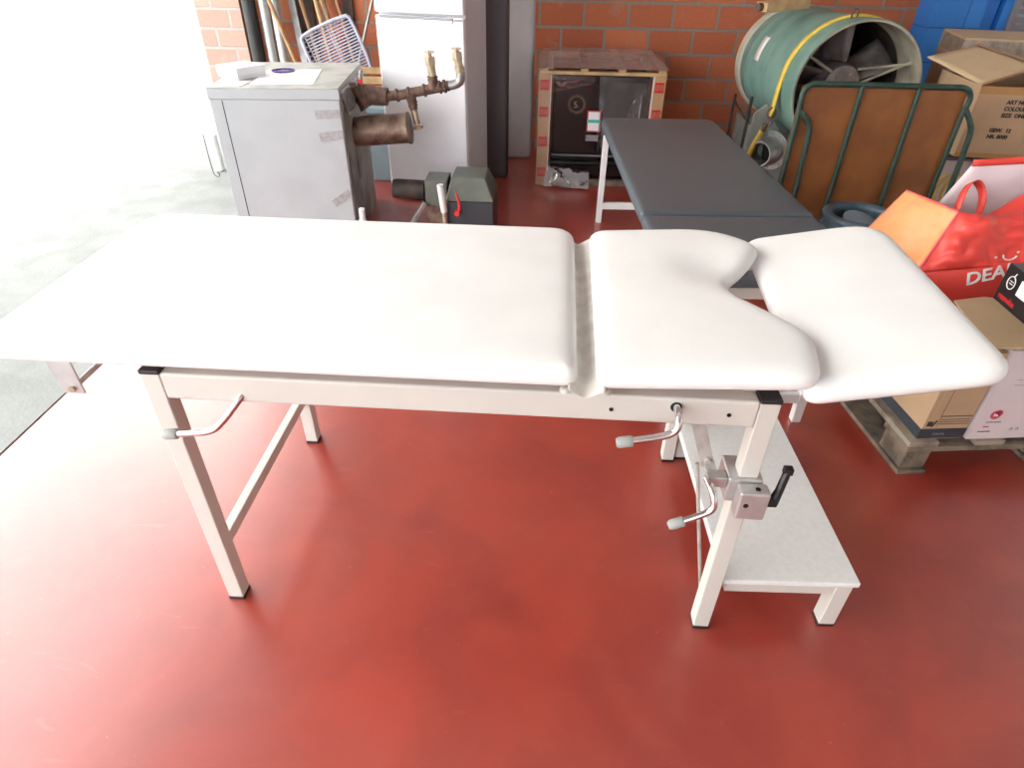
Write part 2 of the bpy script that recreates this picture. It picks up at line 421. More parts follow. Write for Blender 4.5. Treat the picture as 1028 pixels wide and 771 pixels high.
for k in range(9): m.hexa([(3.94,4.20,.945+k*.048),(4.38,4.20,.945+k*.048),(4.38,4.222,.975+k*.048),(3.94,4.222,.975+k*.048),(3.94,4.20,.949+k*.048),(4.38,4.20,.949+k*.048),(4.38,4.222,.979+k*.048),(3.94,4.222,.979+k*.048)])
m.box((3.94,4.2185,.94),(4.38,4.2195,1.38),1); m.build('louvre',[M['ventgrey'],M['steel']],v)
# white rendered wall across the yard, made tall to brighten the floor reflection
m=MB(); m.box((-10,8.25,0),(6,8.55,9)); m.box((-10,8.22,0),(6,8.25,.025),1); struct(m.build('wall_yard',[M['render'],M['ventgrey']],flat=True))
m=MB(); m.box((-10.3,-9,0),(-10,8.55,9)); struct(m.build('wall_added_reflector',M['render'],flat=True))  # added sunlit wall, there to be mirrored in the glossy floor

# ================================================================ EXAMINATION TABLE
L=1.235; W=.636
T=thing('examination_table','white padded gynaecological examination table with notched seat section on cream steel legs','examination table',(L/2,W/2,0))
h=.02
for (x,y) in ((0,0),(L,0),(0,W),(L,W)):
    m=MB(); m.box((x-h,y-h,.008),(x+h,y+h,.738)); lg=m.build('leg',M['cream'],T,bevel=.003)
    m=MB(); m.box((x-h-.001,y-h-.001,.738),(x+h+.001,y+h+.001,.748)); tag(m.build('end_cap',M['cap'],lg,bevel=.002),'black plastic end cap')
    m=MB(); m.box((x-h-.001,y-h-.001,0),(x+h+.001,y+h+.001,.010)); m.build('foot',M['cap'],lg,bevel=.002)
for y in (0,W):
    s=-1 if y==0 else 1
    m=MB(); m.box((h,y-h,.678),(L-h,y+h,.742)); r=m.build('side_rail',M['cream'],T,bevel=.006,seg=3)
    if y==0:
        for px in (.93,1.16,):
            m=MB(); m.disc((px,-.0205,.708),(0,1,0),.0045,.002,12); tag(m.build('bolt_hole',M['hole'],r),'small black hole')
        for px in (.838,.915):
            m=MB(); m.lathe([(0,.009),(.006,.0085),(.011,.005),(.013,0)],(px,-.010,.742),(0,0,1),16); tag(m.build('bolt_cap',M['cream'],r),'round cream bolt cap')
for x in (0,L):
    m=MB(); m.box((x-h+.004,h,.682),(x+h-.004,W-h,.735)); m.build('end_rail',M['cream'],T,bevel=.003)
m=MB(); m.box((-.0125,h,.18),(.0125,W-h,.215)); m.build('cross_bar',M['cream'],T,bevel=.003)
# pad sub frames
m=MB()
for y in (.10,W-.10): m.box((-.30,y-.012,.738),(.84,y+.012,.766))
for x in (-.25,.05,.35,.65,.82): m.box((x-.012,.10,.740),(x+.012,W-.10,.757))
m.build('pad_frame',M['cream'],T)
def pad(name,outline,th,z,**k):
    bm=pad_bm(outline,th,**k); m=MB(); m.bm.free(); m.bm=bm; m.bm.transform(Matrix.Translation((0,0,z)))
    return m
YN,YF=-.036,.682
p=round_poly([(-.352,YN),(.858,YN),(.862,YF),(-.355,YF)],[.06,.03,.07,.11])
pad('p',p,.040,.765,er=.020).build('back_pad',M['vinyl'],T,angle=60)
p=round_poly([(.895,YN),(1.31,YN),(1.34,.12),(1.265,.235),(1.195,.33),(1.275,.435),(1.345,.555),(1.255,YF-.002),(.905,YF-.010)],[.03,.05,.045,.05,.07,.05,.045,.11,.05])
m=pad('p',p,.042,.765,er=.021,notch=(1.20,.42),dish=.014,dome=.004)
m.bm.transform(Matrix.Translation((.895,0,.763))@Matrix.Rotation(math.radians(-2.6),4,'Y')@Matrix.Translation((-.895,0,-.765)))
m.build('seat_pad',M['vinyl'],T,angle=60)
# leg extension, tipped up to the right
p=round_poly([(1.290,YN),(1.655,YN),(1.680,.660),(1.335,.672)],[.035,.06,.11,.05])
bm=pad_bm(p,.040,er=.02)
ang=math.radians(-11.5); pv=V((1.30,0,.748))
bm.transform(Matrix.Translation(pv)@Matrix.Rotation(ang,4,'Y')@Matrix.Translation(-V((1.30,0,0))))
m=MB(); m.bm.free(); m.bm=bm; m.build('leg_pad',M['vinyl'],T,angle=60)
m=MB(); 
for y in (.05,W-.05): m.bar((1.24,y,.731),(1.52,y,.785),.024,.016)
m.bar((1.45,.05,.770),(1.45,W-.05,.770),.02,.010); m.build('leg_pad_bracket',M['cream'],T)
# gathered flap between back and seat pads
m=MB(); g=[]
for j in range(41):
    y=-.055+j*(.715/40); row=[]
    e=1 if 0<y<.62 else 0
    for i in range(9):
        u=i/8; x=.840+.072*u
        z=.780-.016*math.sin(u*PI)+.004*math.sin(u*PI*3+.6)+.0035*noise.noise(V((x*60,y*9,1)))
        if y<-.03: z-=.006
        row.append(m.bm.verts.new((x+.004*noise.noise(V((0,y*8,5))),y,z)))
    g.append(row)
for j in range(40):
    for i in range(8): m.bm.faces.new((g[j][i],g[j][i+1],g[j+1][i+1],g[j+1][i]))
tag(m.build('gathered_flap',M['vinyl_gather'],T,solid=.003,angle=80,sub=1),'crumpled off-white vinyl strip')
# cranks
def crank(label,pts,grip):
    m=MB(); m.tube(pts,.0075,14,smooth=2); c=m.build('crank',M['chrome'],T); c['label']=label
    a,b=V(grip[0]),V(grip[1]); d=(b-a).normalized()
    m=MB(); m.tube([a,a+d*.003,b-d*.006,b],[.0095,.0115,.0115,.008],16); tag(m.build('grip',M['grip'],c),'grey plastic grip'); return c
crank('bent chrome crank at the left end',[(.195,.02,.715),(.185,-.015,.70),(.135,-.055,.640),(.11,-.06,.628),(.075,-.06,.624),(.035,-.06,.618)],((.045,-.06,.6195),(.012,-.06,.615)))
c=crank('bent chrome crank through the rail hole',[(1.055,0,.720),(1.055,-.045,.728),(1.055,-.064,.722),(1.052,-.07,.700),(1.03,-.072,.688),(.955,-.075,.672)],((.972,-.0745,.6755),(.940,-.0755,.669)))
m=MB(); m.disc((1.055,-.021,.722),(0,1,0),.011,.003,16); m.build('bushing',M['hole'],c)
crank('bent chrome crank below the clamp',[(1.150,-.02,.535),(1.153,-.04,.537),(1.158,-.062,.528),(1.164,-.07,.500),(1.150,-.072,.484),(1.095,-.074,.453)],((1.107,-.0735,.459),(1.076,-.0745,.443)))
# strut
m=MB(); m.bar((1.105,.015,.69),(1.155,.010,.545),.028,.006,up=(0,1,0)); m.bar((1.155,.008,.56),(1.175,.004,.50),.022,.006,up=(0,1,0))
st=m.build('strut',M['galv'],T,bevel=.002)
for q in ((1.122,.008,.668),(1.150,.004,.565),(1.156,0,.535)):
    m=MB(); m.disc(q,(0,1,0),.007,.010,10); m.build('bolt',M['alu'],st,bevel=.001)
m=MB(); m.tube([(1.146,.05,.514),(1.234,.05,.076)],.0045,8); m.build('guide_rod',M['galv'],T)
m=MB(); m.box((1.150,-.024,.513),(1.1935,.004,.541)); m.build('pivot_arm',M['alu'],T,bevel=.003)
# clamp
m=MB(); m.box((1.194,-.028,.478),(1.266,.05,.545)); cl=m.build('clamp_block',M['alu'],T,bevel=.005,seg=3)
m=MB(); m.box((1.212,-.064,.462),(1.274,-.0285,.538)); jb=m.build('clamp_jaw',M['alu'],T,bevel=.005,seg=3)
for q,n_ in (((1.250,-.048,.5385),(0,0,1)),((1.228,-.0645,.505),(0,1,0))):
    m=MB(); m.disc(q,n_,.0055,.002,12); m.build('clamp_screw',M['hole'],jb)
m=MB(); m.tube([(1.270,-.040,.498),(1.298,-.040,.498)],.0125,16); m.tube([(1.292,-.040,.496),(1.302,-.030,.520),(1.313,-.015,.562)],[.012,.009,.0085],12); m.box((1.305,-.022,.556),(1.323,-.006,.572))
tag(m.build('clamp_lever',M['black_pl'],T,bevel=.001),'black plastic clamping lever')
# paper roll holder under the head end
m=MB()
hold=None
for y in (-.030,.62):
    m=MB(); m.hexa([(-.187,y-.0025,.690),(-.142,y-.0025,.690),(-.142,y+.0025,.690),(-.187,y+.0025,.690),(-.198,y-.0025,.770),(-.145,y-.0025,.770),(-.145,y+.0025,.770),(-.198,y+.0025,.770)])
    hb=m.build('roll_holder_bracket',M['alu'],T,bevel=.002)
    m=MB(); m.disc((-.163,y-.005,.704),(0,1,0),.007,.008,6); m.build('bolt',M['brass'],hb)
m=MB(); m.tube([(-.163,-.03,.704),(-.163,.62,.704)],.006,12); tag(m.build('roll_holder_rod',M['alu'],T),'thin metal rod')

# ================================================================ STEP STOOL
S=thing('step_stool','low white step stool with melamine top beside the right end of the white table','step stool',(1.259,-.006,0),math.radians(2.2))
x0,x1,y0,y1=.003,.338,0,.76
m=MB(); m.box((x0,y0,.168),(x1,y1,.184)); m.build('top',M['board'],S,local=True,bevel=.003)
for a,b in (((x0+.012,y0+.008,.130),(x1-.012,y0+.030,.168)),((x0+.012,y1-.03,.130),(x1-.012,y1-.008,.168)),((x0+.012,y0+.031,.130),(x0+.034,y1-.031,.168)),((x1-.034,y0+.031,.130),(x1-.012,y1-.031,.168))):
    m=MB(); m.box(a,b); m.build('apron',M['cream'],S,local=True,bevel=.002)
for x,y in ((x0+.046,y0+.16),(x1-.030,y0+.026),(x0+.046,y1-.1),(x1-.030,y1-.026)):
        m=MB(); m.box((x-.0205,y-.0205,.006),(x+.0205,y+.0205,.1675)); lg=m.build('leg',M['cream'],S,local=True,bevel=.003)
        m=MB(); m.box((x-.021,y-.021,0),(x+.021,y+.021,.008)); m.build('foot',M['cap'],lg,local=True,bevel=.001)

# ================================================================ GREY TABLE
G=thing('treatment_table','dark grey padded treatment table with white metal legs behind the white table','treatment table',(1.446,1.855,0),math.radians(3.6))
hw=.335
p=round_poly([(-hw,-1.02),(hw,-1.02),(hw,-.495),(-hw,-.495)],[.05,.05,.02,.02])
m=pad('p',p,.045,.555,er=.014,step=.03); m.build('foot_pad',M['greyvinyl'],G,local=True,angle=60)
p=round_poly([(-hw,-.480),(hw,-.480),(hw-.015,1.01),(-hw+.015,1.01)],[.02,.02,.06,.06])
m=pad('p',p,.047,.555,er=.014,step=.03); m.build('head_pad',M['greyvinyl'],G,local=True,angle=60)
m=MB()
for s in (-1,1): m.box((s*.275-.015,-.98,.510),(s*.275+.015,.97,.554))
for y in (-.985,-.49,0,.955): m.box((-.275,y-.015,.510),(.275,y+.015,.554))
m.build('frame',M['cream'],G,local=True,bevel=.002)
for y,d in ((-.985,.235),(.955,.285)):
    for s in (-1,1):
        m=MB(); m.box((s*d-.016,y-.016,0),(s*d+.016,y+.016,.515)); m.build('leg',M['whitepaint'],G,local=True,bevel=.002)
    m=MB(); m.box((-d+.014,y-.012,.085),(d-.014,y+.012,.125)); m.build('stretcher',M['whitepaint'],G,local=True,bevel=.002)

# ================================================================ GREY BOILER CABINET
B=thing('boiler_cabinet','pale grey enamelled metal boiler casing with silver tape strips standing left of the fridge','boiler',(-.640,2.655,0),math.radians(6))
bw,bd,bh=.322,.362,.82
m=MB(); m.box((-bw,-bd,.0),(bw-.001,bd,bh-.055)); m.box((-bw-.004,-bd-.004,bh-.055),(bw+.002,bd+.004,bh-.006)); m.build('casing',M['cabgrey'],B,local=True,bevel=.004)
m=MB(); m.box((-bw-.002,-bd-.002,bh-.006),(bw,bd+.002,bh)); m.build('top_plate',M['cabtop'],B,local=True,bevel=.002)
m=MB(); m.box((-bw+.060,-bd-.0015,.0),(-bw+.064,-bd+.001,bh-.06)); tag(m.build('panel_seam',M['hole'],B,local=True),'dark seam between casing panels')
m=MB(); m.box((-bw+.066,-bd-.005,.02),(bw-.004,-bd-.0005,bh-.06)); m.build('front_panel',M['cabgrey'],B,local=True,bevel=.002)
def tape(x0,z0,x1,z1,w):
    m=MB(); m.bar((x0,-bd-.0065,z0),(x1,-bd-.0065,z1),.003,w,up=(0,0,1)); tag(m.build('tape_strip',M['tape'],B,local=True),'strip of silver tape')
tape(.19,.695,.312,.70,.042); tape(.195,.585,.312,.60,.042); tape(.215,.235,.312,.30,.04)
m=MB(); m.box((bw-.0005,-bd+.03,.0),(bw+.006,bd-.03,bh-.07)); m.box((bw+.006,-bd+.22,.30),(bw+.012,bd-.22,.60)); tag(m.build('side_lining',M['insul'],B,local=True),'torn dirty grey side lining')
m=MB(); m.patch((bw+.004,-bd+.02,bh-.02),(bw+.004,bd-.1,bh-.03),(bw+.045,bd-.25,bh-.12),(bw+.03,-bd+.05,bh-.14),12,8,.03,12,seed=5); m.build('loose_foil',M['tape'],B,local=True,solid=.002,angle=70)
# pipes coming out on the right
pip=MB(); Yp=2.62; Tm=Matrix.Translation((.03,0,0))
pip.tube([(-.34,Yp,.74),(-.14,Yp,.725)],[.055,.045],16); pip.tube([(-.30,Yp-.02,.78),(-.24,Yp-.02,.68)],[.035,.055],12)
pip.tube([(-.20,Yp,.722),(-.08,Yp,.735),(.20,Yp,.790)],.0255,16)
for q,r in (((-.085,Yp,.735),.033),((-.02,Yp,.747),.033),((.065,Yp,.763),.033),((.150,Yp,.781),.033),((.175,Yp,.786),.033)):
    pip.disc(q,V((.28,0,.055)),r,.010,20)
pip.tube([(.115,Yp,.775),(.112,Yp,.835)],[.030,.022],16)
pip.tube([(-.015,Yp,.745),(.0,Yp,.665)],[.030,.021],16)
for z in (.815,.83): pip.disc((.112,Yp,z),(0,0,1),.027,.008,18)
for z in (.70,.685): pip.disc((-.004,Yp,z),(.1,0,-.5),.026,.008,18)
pip.bm.transform(Tm); tag(pip.build('iron_pipe',M['rust'],B,angle=40),'rusty iron pipe manifold')
for k in range(3):
    v1=MB()
    if k==0: v1.tube([(.112,Yp,.835),(.105,Yp,.90)],.021,14); v1.tube([(.104,Yp,.885),(.101,Yp,.925)],.029,6); v1.tube([(.100,Yp,.925),(.098,Yp,.955)],.014,12); v1.box((.080,Yp-.012,.943),(.125,Yp+.012,.953))
    if k==1: v1.tube([(.262,Yp,.85),(.25,Yp,.92)],.021,14); v1.tube([(.258,Yp,.862),(.257,Yp,.882)],.028,6); v1.tube([(.249,Yp,.912),(.245,Yp,.95)],.028,6); v1.tube([(.245,Yp,.95),(.243,Yp,.972)],.014,12); v1.box((.220,Yp-.012,.963),(.268,Yp+.012,.972))
    if k==2: v1.tube([(.0,Yp,.665),(.012,Yp,.59)],.018,14); v1.disc((.0145,Yp,.575),(.1,0,-.8),.030,.016,8)
    v1.bm.transform(Tm); tag(v1.build('valve',M['brass'],B,angle=35),'dull brass drain valve')
m=MB(); m.tube([(.185,Yp,.788),(.235,Yp,.797),(.262,Yp,.815),(.262,Yp,.855)],.024,16,smooth=1); m.bm.transform(Tm); tag(m.build('elbow',M['steel'],B),'grey galvanised elbow')
m=MB(); m.tube([(-.33,Yp-.03,.545),(.0,Yp-.03,.575)],.078,28); m.tube([(-.004,Yp-.03,.5745),(.006,Yp-.03,.5757)],[.083,.083],28)
tag(m.build('flue_stub',M['rustgrey'],B,angle=40),'scorched brown round flue stub')
m=MB(); m.tube([(-.243,2.60,.80),(-.238,2.60,.852)],.009,10); m.lathe([(0,.012),(.008,.009),(.012,0),(.008,-.009),(0,-.012)],(-.236,2.60,.848),(0,0,1),14,1); m.box((-.252,2.585,.770),(-.232,2.60,.815),2); m.tube([(-.262,2.59,.815),(-.262,2.59,.780),(-.235,2.60,.775)],.005,8,1,smooth=1)
tag(m.build('thermostat_valve',[M['steel'],M['grip'],M['redpl']],B),'small valve with red lever')

# little things on the casing
def tops(name,label,cat,bmf,mats,**k): 
    o=bmf.build(name,mats,**k); tag(o,label,cat); return o
bx=thing('paper_box','small white cardboard box on top of the boiler casing','box',(-.865,2.565,.8205),math.radians(-32))
m=MB(); m.box((-.085,-.085,0),(.085,.085,.048)); m.build('tray',M['paper'],bx,local=True,bevel=.001)
m=MB(); m.box((-.088,-.088,.016),(.088,.088,.055)); m.build('lid',M['paper'],bx,local=True,bevel=.0015)
m=MB(); m._add([V(q) for q in ((-.74,2.345,.8205),(-.43,2.40,.8205),(-.51,2.80,.8205),(-.80,2.75,.8205),(-.74,2.345,.8225),(-.43,2.40,.8225),(-.51,2.80,.8225),(-.80,2.75,.8225))],[(3,2,1,0),(4,5,6,7),(0,1,5,4),(1,2,6,5),(2,3,7,6),(3,0,4,7)]); tag(m.build('paper_sheet',M['paper']),'large white paper sheet lying under the purple dish','paper')
m=MB(); m.patch((-.875,2.285,.8212),(-.76,2.30,.8212),(-.75,2.44,.8212),(-.86,2.43,.8225),6,6,.002,20); tag(m.build('paper_leaflet',M['paper'],solid=.0008),'small white leaflet under the little white box at the casing corner','paper')
m=MB(); m.lathe([(0,.002),(.054,.002),(.060,.005),(.063,.005),(.058,0),(0,0)],(-.70,2.715,.823),(0,0,1),36); tag(m.build('purple_dish',M['purple']),'shallow dark purple dish on the white sheet','dish')

# ================================================================ FRIDGE
F=thing('fridge','tall white fridge freezer standing behind the brass pipes','fridge',(.052,3.228,0),math.radians(-13))
fw,fd=.268,.20
m=MB(); m.box((-fw,-fd+.045,.03),(fw,fd,1.62)); m.build('cabinet',M['fridgeside'],F,local=True,bevel=.006)
m=MB(); m.box((-fw-.002,-fd,.014),(fw+.002,-fd+.042,1.066)); d=m.build('fridge_door',M['fridge'],F,local=True,bevel=.010,seg=3)
m=MB(); m.box((-fw-.002,-fd,1.078),(fw+.002,-fd+.042,1.62)); m.build('freezer_door',M['fridge'],F,local=True,bevel=.010,seg=3)
m=MB(); m.box((-fw+.03,-fd-.014,1.040),(fw-.06,-fd+.002,1.052)); m.box((-fw+.03,-fd-.010,1.052),(fw-.06,-fd+.002,1.064),1); tag(m.build('handle',[M['fridge'],M['ventgrey']],F,local=True,bevel=.003),'recessed white handle strip')
m=MB(); m.box((fw-.05,-fd-.002,1.050),(fw-.005,-fd+.001,1.060)); m.build('badge',M['ventgrey'],F,local=True)
for s in (-1,1):
    for yy in (-fd+.09,fd-.05): m=MB(); m.tube([(s*(fw-.04),yy,0),(s*(fw-.04),yy,.035)],.018,12); m.build('foot',M['black_pl'],F,local=True)

# standing mats
def matt(name,label,cx,cy,w,d,hh,rz,mm,z0=0.,r=.06):
    o=round_poly([(-w/2,0),(w/2,0),(w/2,hh),(-w/2,hh)],r); 
    m=MB(); bm=pad_bm([(q.x,q.y) for q in o],d,er=.015,dome=.0,step=.06); m.bm.free(); m.bm=bm
    m.bm.transform(Matrix.Translation((cx,cy,z0))@Matrix.Rotation(rz,4,'Z')@Matrix.Rotation(PI/2,4,'X'))
    return tag(m.build(name,mm,angle=50),label,'mat','padded mats on end')
matt('padded_mat','dark grey padded mat standing on end beside the fridge',.395,3.66,.18,.09,1.8,math.radians(-8),M['panel_dark'],0,.02)
matt('padded_mat','pale grey padded mat with rounded corners leaning against the brick wall behind the dark one',.485,4.14,.30,.07,1.8,0,M['panel_light'],0,.05)

# ================================================================ STOVE IN A CRATE
K=thing('packing_crate','open timber and cardboard packing crate against the brick wall around a black stove','crate',(1.10,3.90,0))
cx0,cx1,cy0,cy1,ct=.69,1.505,3.46,4.32,.735
for y in (cy0+.03,cy1-.08): 
    m=MB(); m.box((cx0,y-.03,ct-.020),(cx1,y+.03,ct)); m.build('top_rail',M['wood'],K,bevel=.002)
for x in (cx0+.03,cx0+.29,cx0+.53,cx1-.03):
    m=MB(); m.box((x-.024,cy0+.004,ct),(x+.024,cy1-.01,ct+.016)); m.build('top_slat',M['wood'],K,bevel=.002)
for x in (cx0,cx1-.075):
    for y in (cy0,cy1-.07):
        m=MB(); m.box((x,y,.0),(x+.075,y+.018,ct-.021)); xx=x if x==cx0 else x+.066
        m.box((xx,y+.018,0),(xx+.009,y+.07,ct-.021)); 
        xi=x+.0755 if x==cx0 else x-.0045
        m.box((xi,y,.0),(xi+.004,y+.02,ct-.021),1)
        po=m.build('corner_post',[M['cardpost'],M['paper']],K)
        if y==cy0:
            for z in (.06,.265,.455,.62):
                m=MB(); m.box((x+.008,y-.0015,z),(x+.066,y-.0002,z+.062))
                for q in (-1,1):
                    c=V((x+.037+q*.013,y-.002,z+.031)); m.tube([c+V((.009*math.cos(a)*1,0,.018*math.sin(a))) for a in [2*PI*k/12 for k in range(12)]],.0014,5,1,closed=True)
                    m.bar(c+V((-.006,0,-.01)),c+V((.006,0,.01)),.001,.0018,1)
                tag(m.build('warning_mark',[M['redink'],M['cardpost']],po),'red square warning mark')
m=MB(); m.box((cx0,cy0+.02,.0),(cx1,cy0+.05,.04)); m.box((cx0,cy1-.06,.0),(cx1,cy1-.02,.04)); m.box((cx0,cy0+.4,.0),(cx1,cy0+.44,.04)); m.build('base_rail',M['oldwood'],K)
# stove
Z=thing('wood_stove','black stove with glass door inside the packing crate','stove',(1.10,3.86,.04))
m=MB(); m.box((.785,3.56,.04),(1.415,4.22,.70)); m.build('body',M['stove'],Z,bevel=.006)
m=MB(); m.box((.80,3.528,.21),(1.095,3.56,.655)); dr=m.build('door',M['stove'],Z,bevel=.004)
m=MB(); m.tube([(.945+.048*math.cos(a),3.5275,.525+.048*math.sin(a)) for a in [2*PI*k/40 for k in range(40)]],.0016,5,closed=True)
for k in range(26):
    a=2*PI*k/26; m.bar((.945+.054*math.cos(a),3.5272,.525+.054*math.sin(a)),(.945+.062*math.cos(a+.05),3.5272,.525+.062*math.sin(a+.05)),.001,.003)
m.build('emblem_ring',M['goldink'],dr)
text('emblem_number','5',(.922,3.527,.502),(1,0,0),(0,0,1),.042,M['goldink'],dr)
text('emblem_letters','J',(.951,3.527,.505),(1,0,0),(0,0,1),.016,M['goldink'],dr)
m=MB(); m.box((1.125,3.535,.20),(1.40,3.56,.66)); m.build('glass_panel',M['purple'] if False else mat('smoky_glass',(.035,.03,.035),.08),Z,bevel=.003)
m=MB(); m.box((1.098,3.515,.22),(1.118,3.56,.66)); m.build('door_trim',M['stove'],Z,bevel=.004)
m=MB(); m.box((.79,3.515,.135),(1.41,3.56,.150)); m.box((.79,3.522,.188),(1.41,3.56,.193),1); m.box((.80,3.53,.05),(1.40,3.56,.125),2); m.build('drawer',[M['black_pl'],M['greyink'],M['stove']],Z,bevel=.002)
m=MB(); m.box((1.020,3.508,.355),(1.112,3.5135,.492),0); m.box((1.028,3.5065,.363),(1.104,3.509,.484),1); m.box((1.022,3.5055,.415),(1.110,3.508,.435),2)
tag(m.build('energy_label',[M['redink'],M['paper'],M['tealink']],Z),'white label with red border and teal band')
m=MB(); m.box((1.02,3.508,.295),(1.105,3.512,.335)); tag(m.build('data_label',M['ventgrey'],Z),'small grey label')
# film around crate
Fm=thing('plastic_film','torn clear plastic film wrapped over the packing crate','plastic film',(1.10,3.44,0))
m=MB(); m.patch((cx0-.01,cy0-.012,ct+.020),(cx1+.01,cy0-.012,ct+.022),(cx1-.0,cy1,ct+.022),(cx0+.0,cy1,ct+.022),24,18,.012,14,seed=1); m.build('top_sheet',M['filmhaze'],Fm,angle=80)
m=MB(); m.patch((cx0-.012,cy0-.012,.0),(cx0+.085,cy0-.014,.02),(cx0+.085,cy0-.012,ct+.02),(cx0-.012,cy0-.012,ct+.02),6,30,.010,16,seed=2); m.build('left_sheet',M['film'],Fm,angle=80)
m=MB(); m.patch((1.10,3.49,.26),(1.43,3.49,.22),(1.43,3.48,ct-.03),(1.08,3.48,ct-.03),16,16,.035,9,seed=9); m.build('torn_sheet',M['film'],Fm,angle=80)
m=MB(); m.patch((.77,3.49,.60),(1.05,3.49,.66),(1.05,3.47,ct-.025),(.77,3.47,ct-.025),16,8,.035,15,seed=12); m.build('top_scrap',M['film'],Fm,angle=80)
m=MB(); m.patch((.745,3.40,.012),(1.06,3.36,.012),(1.06,3.47,.10),(.76,3.48,.13),24,10,.05,16,seed=21,sag=(0,0,.02)); m.build('fallen_scrap',M['filmhaze'],Fm,angle=80)
m=MB(); m.patch((1.26,3.475,.30),(1.36,3.47,.30),(1.37,3.50,.60),(1.30,3.46,.56),8,8,.05,20,seed=31); m.build('crumpled_fold',M['film'],Fm,angle=80)

# ================================================================ GAS BURNER on the floor
Q=thing('gas_burner','grey-green burner with sooty black blast tube on the floor in front of the fridge','burner',(.30,2.50,0))
m=MB(); m.box((.225,2.37,.03),(.485,2.66,.25)); m.build('housing',M['machdark'],Q,bevel=.008)
m=MB(); m.hexa([(.220,2.365,.251),(.490,2.365,.251),(.490,2.665,.251),(.220,2.665,.251),(.25,2.43,.365),(.435,2.43,.365),(.435,2.63,.365),(.25,2.63,.365)]); m.build('cover',M['machgreen'],Q,bevel=.008)
m=MB(); m.box((.10,2.42,.20),(.224,2.58,.345)); m.build('transformer',M['machgreen'],Q,bevel=.005)
m=MB(); m.box((.10,2.43,.02),(.224,2.56,.199)); m.build('pump',M['rustgrey'],Q,bevel=.006)
m=MB(); m.tube([(.10,2.50,.265),(.085,2.50,.265),(-.07,2.505,.265),(-.095,2.505,.265)],[.03,.052,.054,.050],24); tag(m.build('blast_tube',M['soot_shade'],Q),'sooty black tube')
m=MB(); m.tube([(.225,2.35,.02),(.215,2.345,.20)],.014,12,1); m.tube([(.215,2.345,.20),(.200,2.340,.350)],.018,14); m.build('pipe',[M['whitepaint'],M['brass']],Q)
m=MB(); m.tube([(.292,2.345,.19),(.305,2.335,.24),(.285,2.335,.31)],[.009,.008,.005],10,smooth=1); m.tube([(.285,2.37,.195),(.285,2.33,.195)],.014,10); tag(m.build('lever',M['redpl'],Q),'red lever')
m=MB(); m.bar((.10,2.40,.23),(-.01,2.36,.06),.034,.022); m.bar((-.01,2.36,.06),(-.02,2.35,0),.05,.02); m.build('support_arm',M['steel'],Q,bevel=.002)
m=MB(); m.box((.13,2.43,0),(.47,2.62,.031)); m.build('base',M['machdark'],Q)
m=MB(); m.tube([(-.20,2.19,0),(-.20,2.19,.26)],.016,14); m.tube([(-.20,2.19,.18),(-.20,2.19,.20)],.02,14); tag(m.build('white_pipe',M['whitepaint']),'short white pipe standing by the boiler casing','pipe')

# blue grey bin and crate of timber behind the casing
bn=thing('storage_bin','blue grey plastic bin between the boiler casing and the fridge','bin',(-.56,3.60,0))
m=MB(); m.hexa([(-.94,3.42,0),(-.30,3.42,0),(-.30,3.94,0),(-.94,3.94,0),(-.97,3.39,.46),(-.27,3.39,.46),(-.27,3.97,.46),(-.97,3.97,.46)]); m.build('body',M['bin'],bn,bevel=.01)
m=MB(); m.box((-.985,3.375,.46),(-.255,3.985,.50)); m.build('lid',M['bin'],bn,bevel=.01)
wc=thing('wooden_crate','pale slatted wooden crate on the blue grey bin','crate',(-.52,3.62,.50))
for z in (.512,.572,.632):
    m=MB(); m.box((-.80,3.44,z),(-.268,3.455,z+.042)); m.box((-.80,3.78,z),(-.268,3.795,z+.042)); m.box((-.80,3.455,z),(-.786,3.78,z+.042)); m.box((-.282,3.455,z),(-.268,3.78,z+.042)); m.build('slat',M['wood'],wc,bevel=.001)
m=MB()
for x in (-.78,-.30): 
    for y in (3.457,3.76): m.box((x-.005,y,.50),(x+.014,y+.019,.68))
m.build('corner_block',M['wood'],wc)

# ================================================================ TOOLS against the wall, pipes of the door
def stick(name,label,cat,x0,x1,y0,y1,r,mm,top=1.7,mat2=None,flat=None,group=None,zb=0.):
    a=V((x0,y0,zb)); d=(V((x1,min(y1,4.33),1.45))-V((x0,y0,0))); d=d/d.z; b=V((x0,y0,0))+d*top
    a=V((x0,y0,0))+d*zb
    m=MB()
    if flat: m.bar(a,b,flat[0],flat[1],up=(0,1,0))
    else: m.tube([a,b],r,12)
    return tag(m.build(name,mm,bevel=.002 if flat else 0),label,cat,'wooden poles leaning behind the boiler casing' if name=='broom_handle' else None)
stick('broom_handle','pale wooden pole crossing low at the far left of the tools','pole',-.90,-1.36,3.99,4.03,.014,M['broom'])
stick('grey_plank','grey painted plank leaning beside the leftmost wooden pole','plank',-1.07,-1.21,4.2,4.37,0,M['steel'],flat=(.05,.02))
stick('broom_handle','dark wooden pole behind the left side of the slatted basket','pole',-.84,-1.2,4.12,4.36,.014,M['broom'])
stick('broom_handle','thin brown pole leaning in the middle behind the basket','pole',-.70,-1.02,4.18,4.37,.010,M['rustgrey'])
stick('broom_handle','pale wooden pole just left of the one lying over the basket','pole',-.60,-1.09,4.18,4.37,.014,M['broom'])
stick('broom_handle','light wooden pole resting in front of the slatted basket','pole',-.73,-.96,3.995,4.02,.016,M['wood'],zb=0,top=1.3)
stick('broom_handle','wooden pole passing behind the basket top beside the red stick','pole',-.60,-.93,4.2,4.37,.012,M['broom'])
stick('red_stick','thin red stick behind the basket top','stick',-.85,-.81,4.30,4.385,.009,M['redpl'])
stick('metal_tube','thin grey metal tube leaning between basket and fridge','tube',-.90,-.42,4.05,4.36,.011,M['steel'],top=1.45)
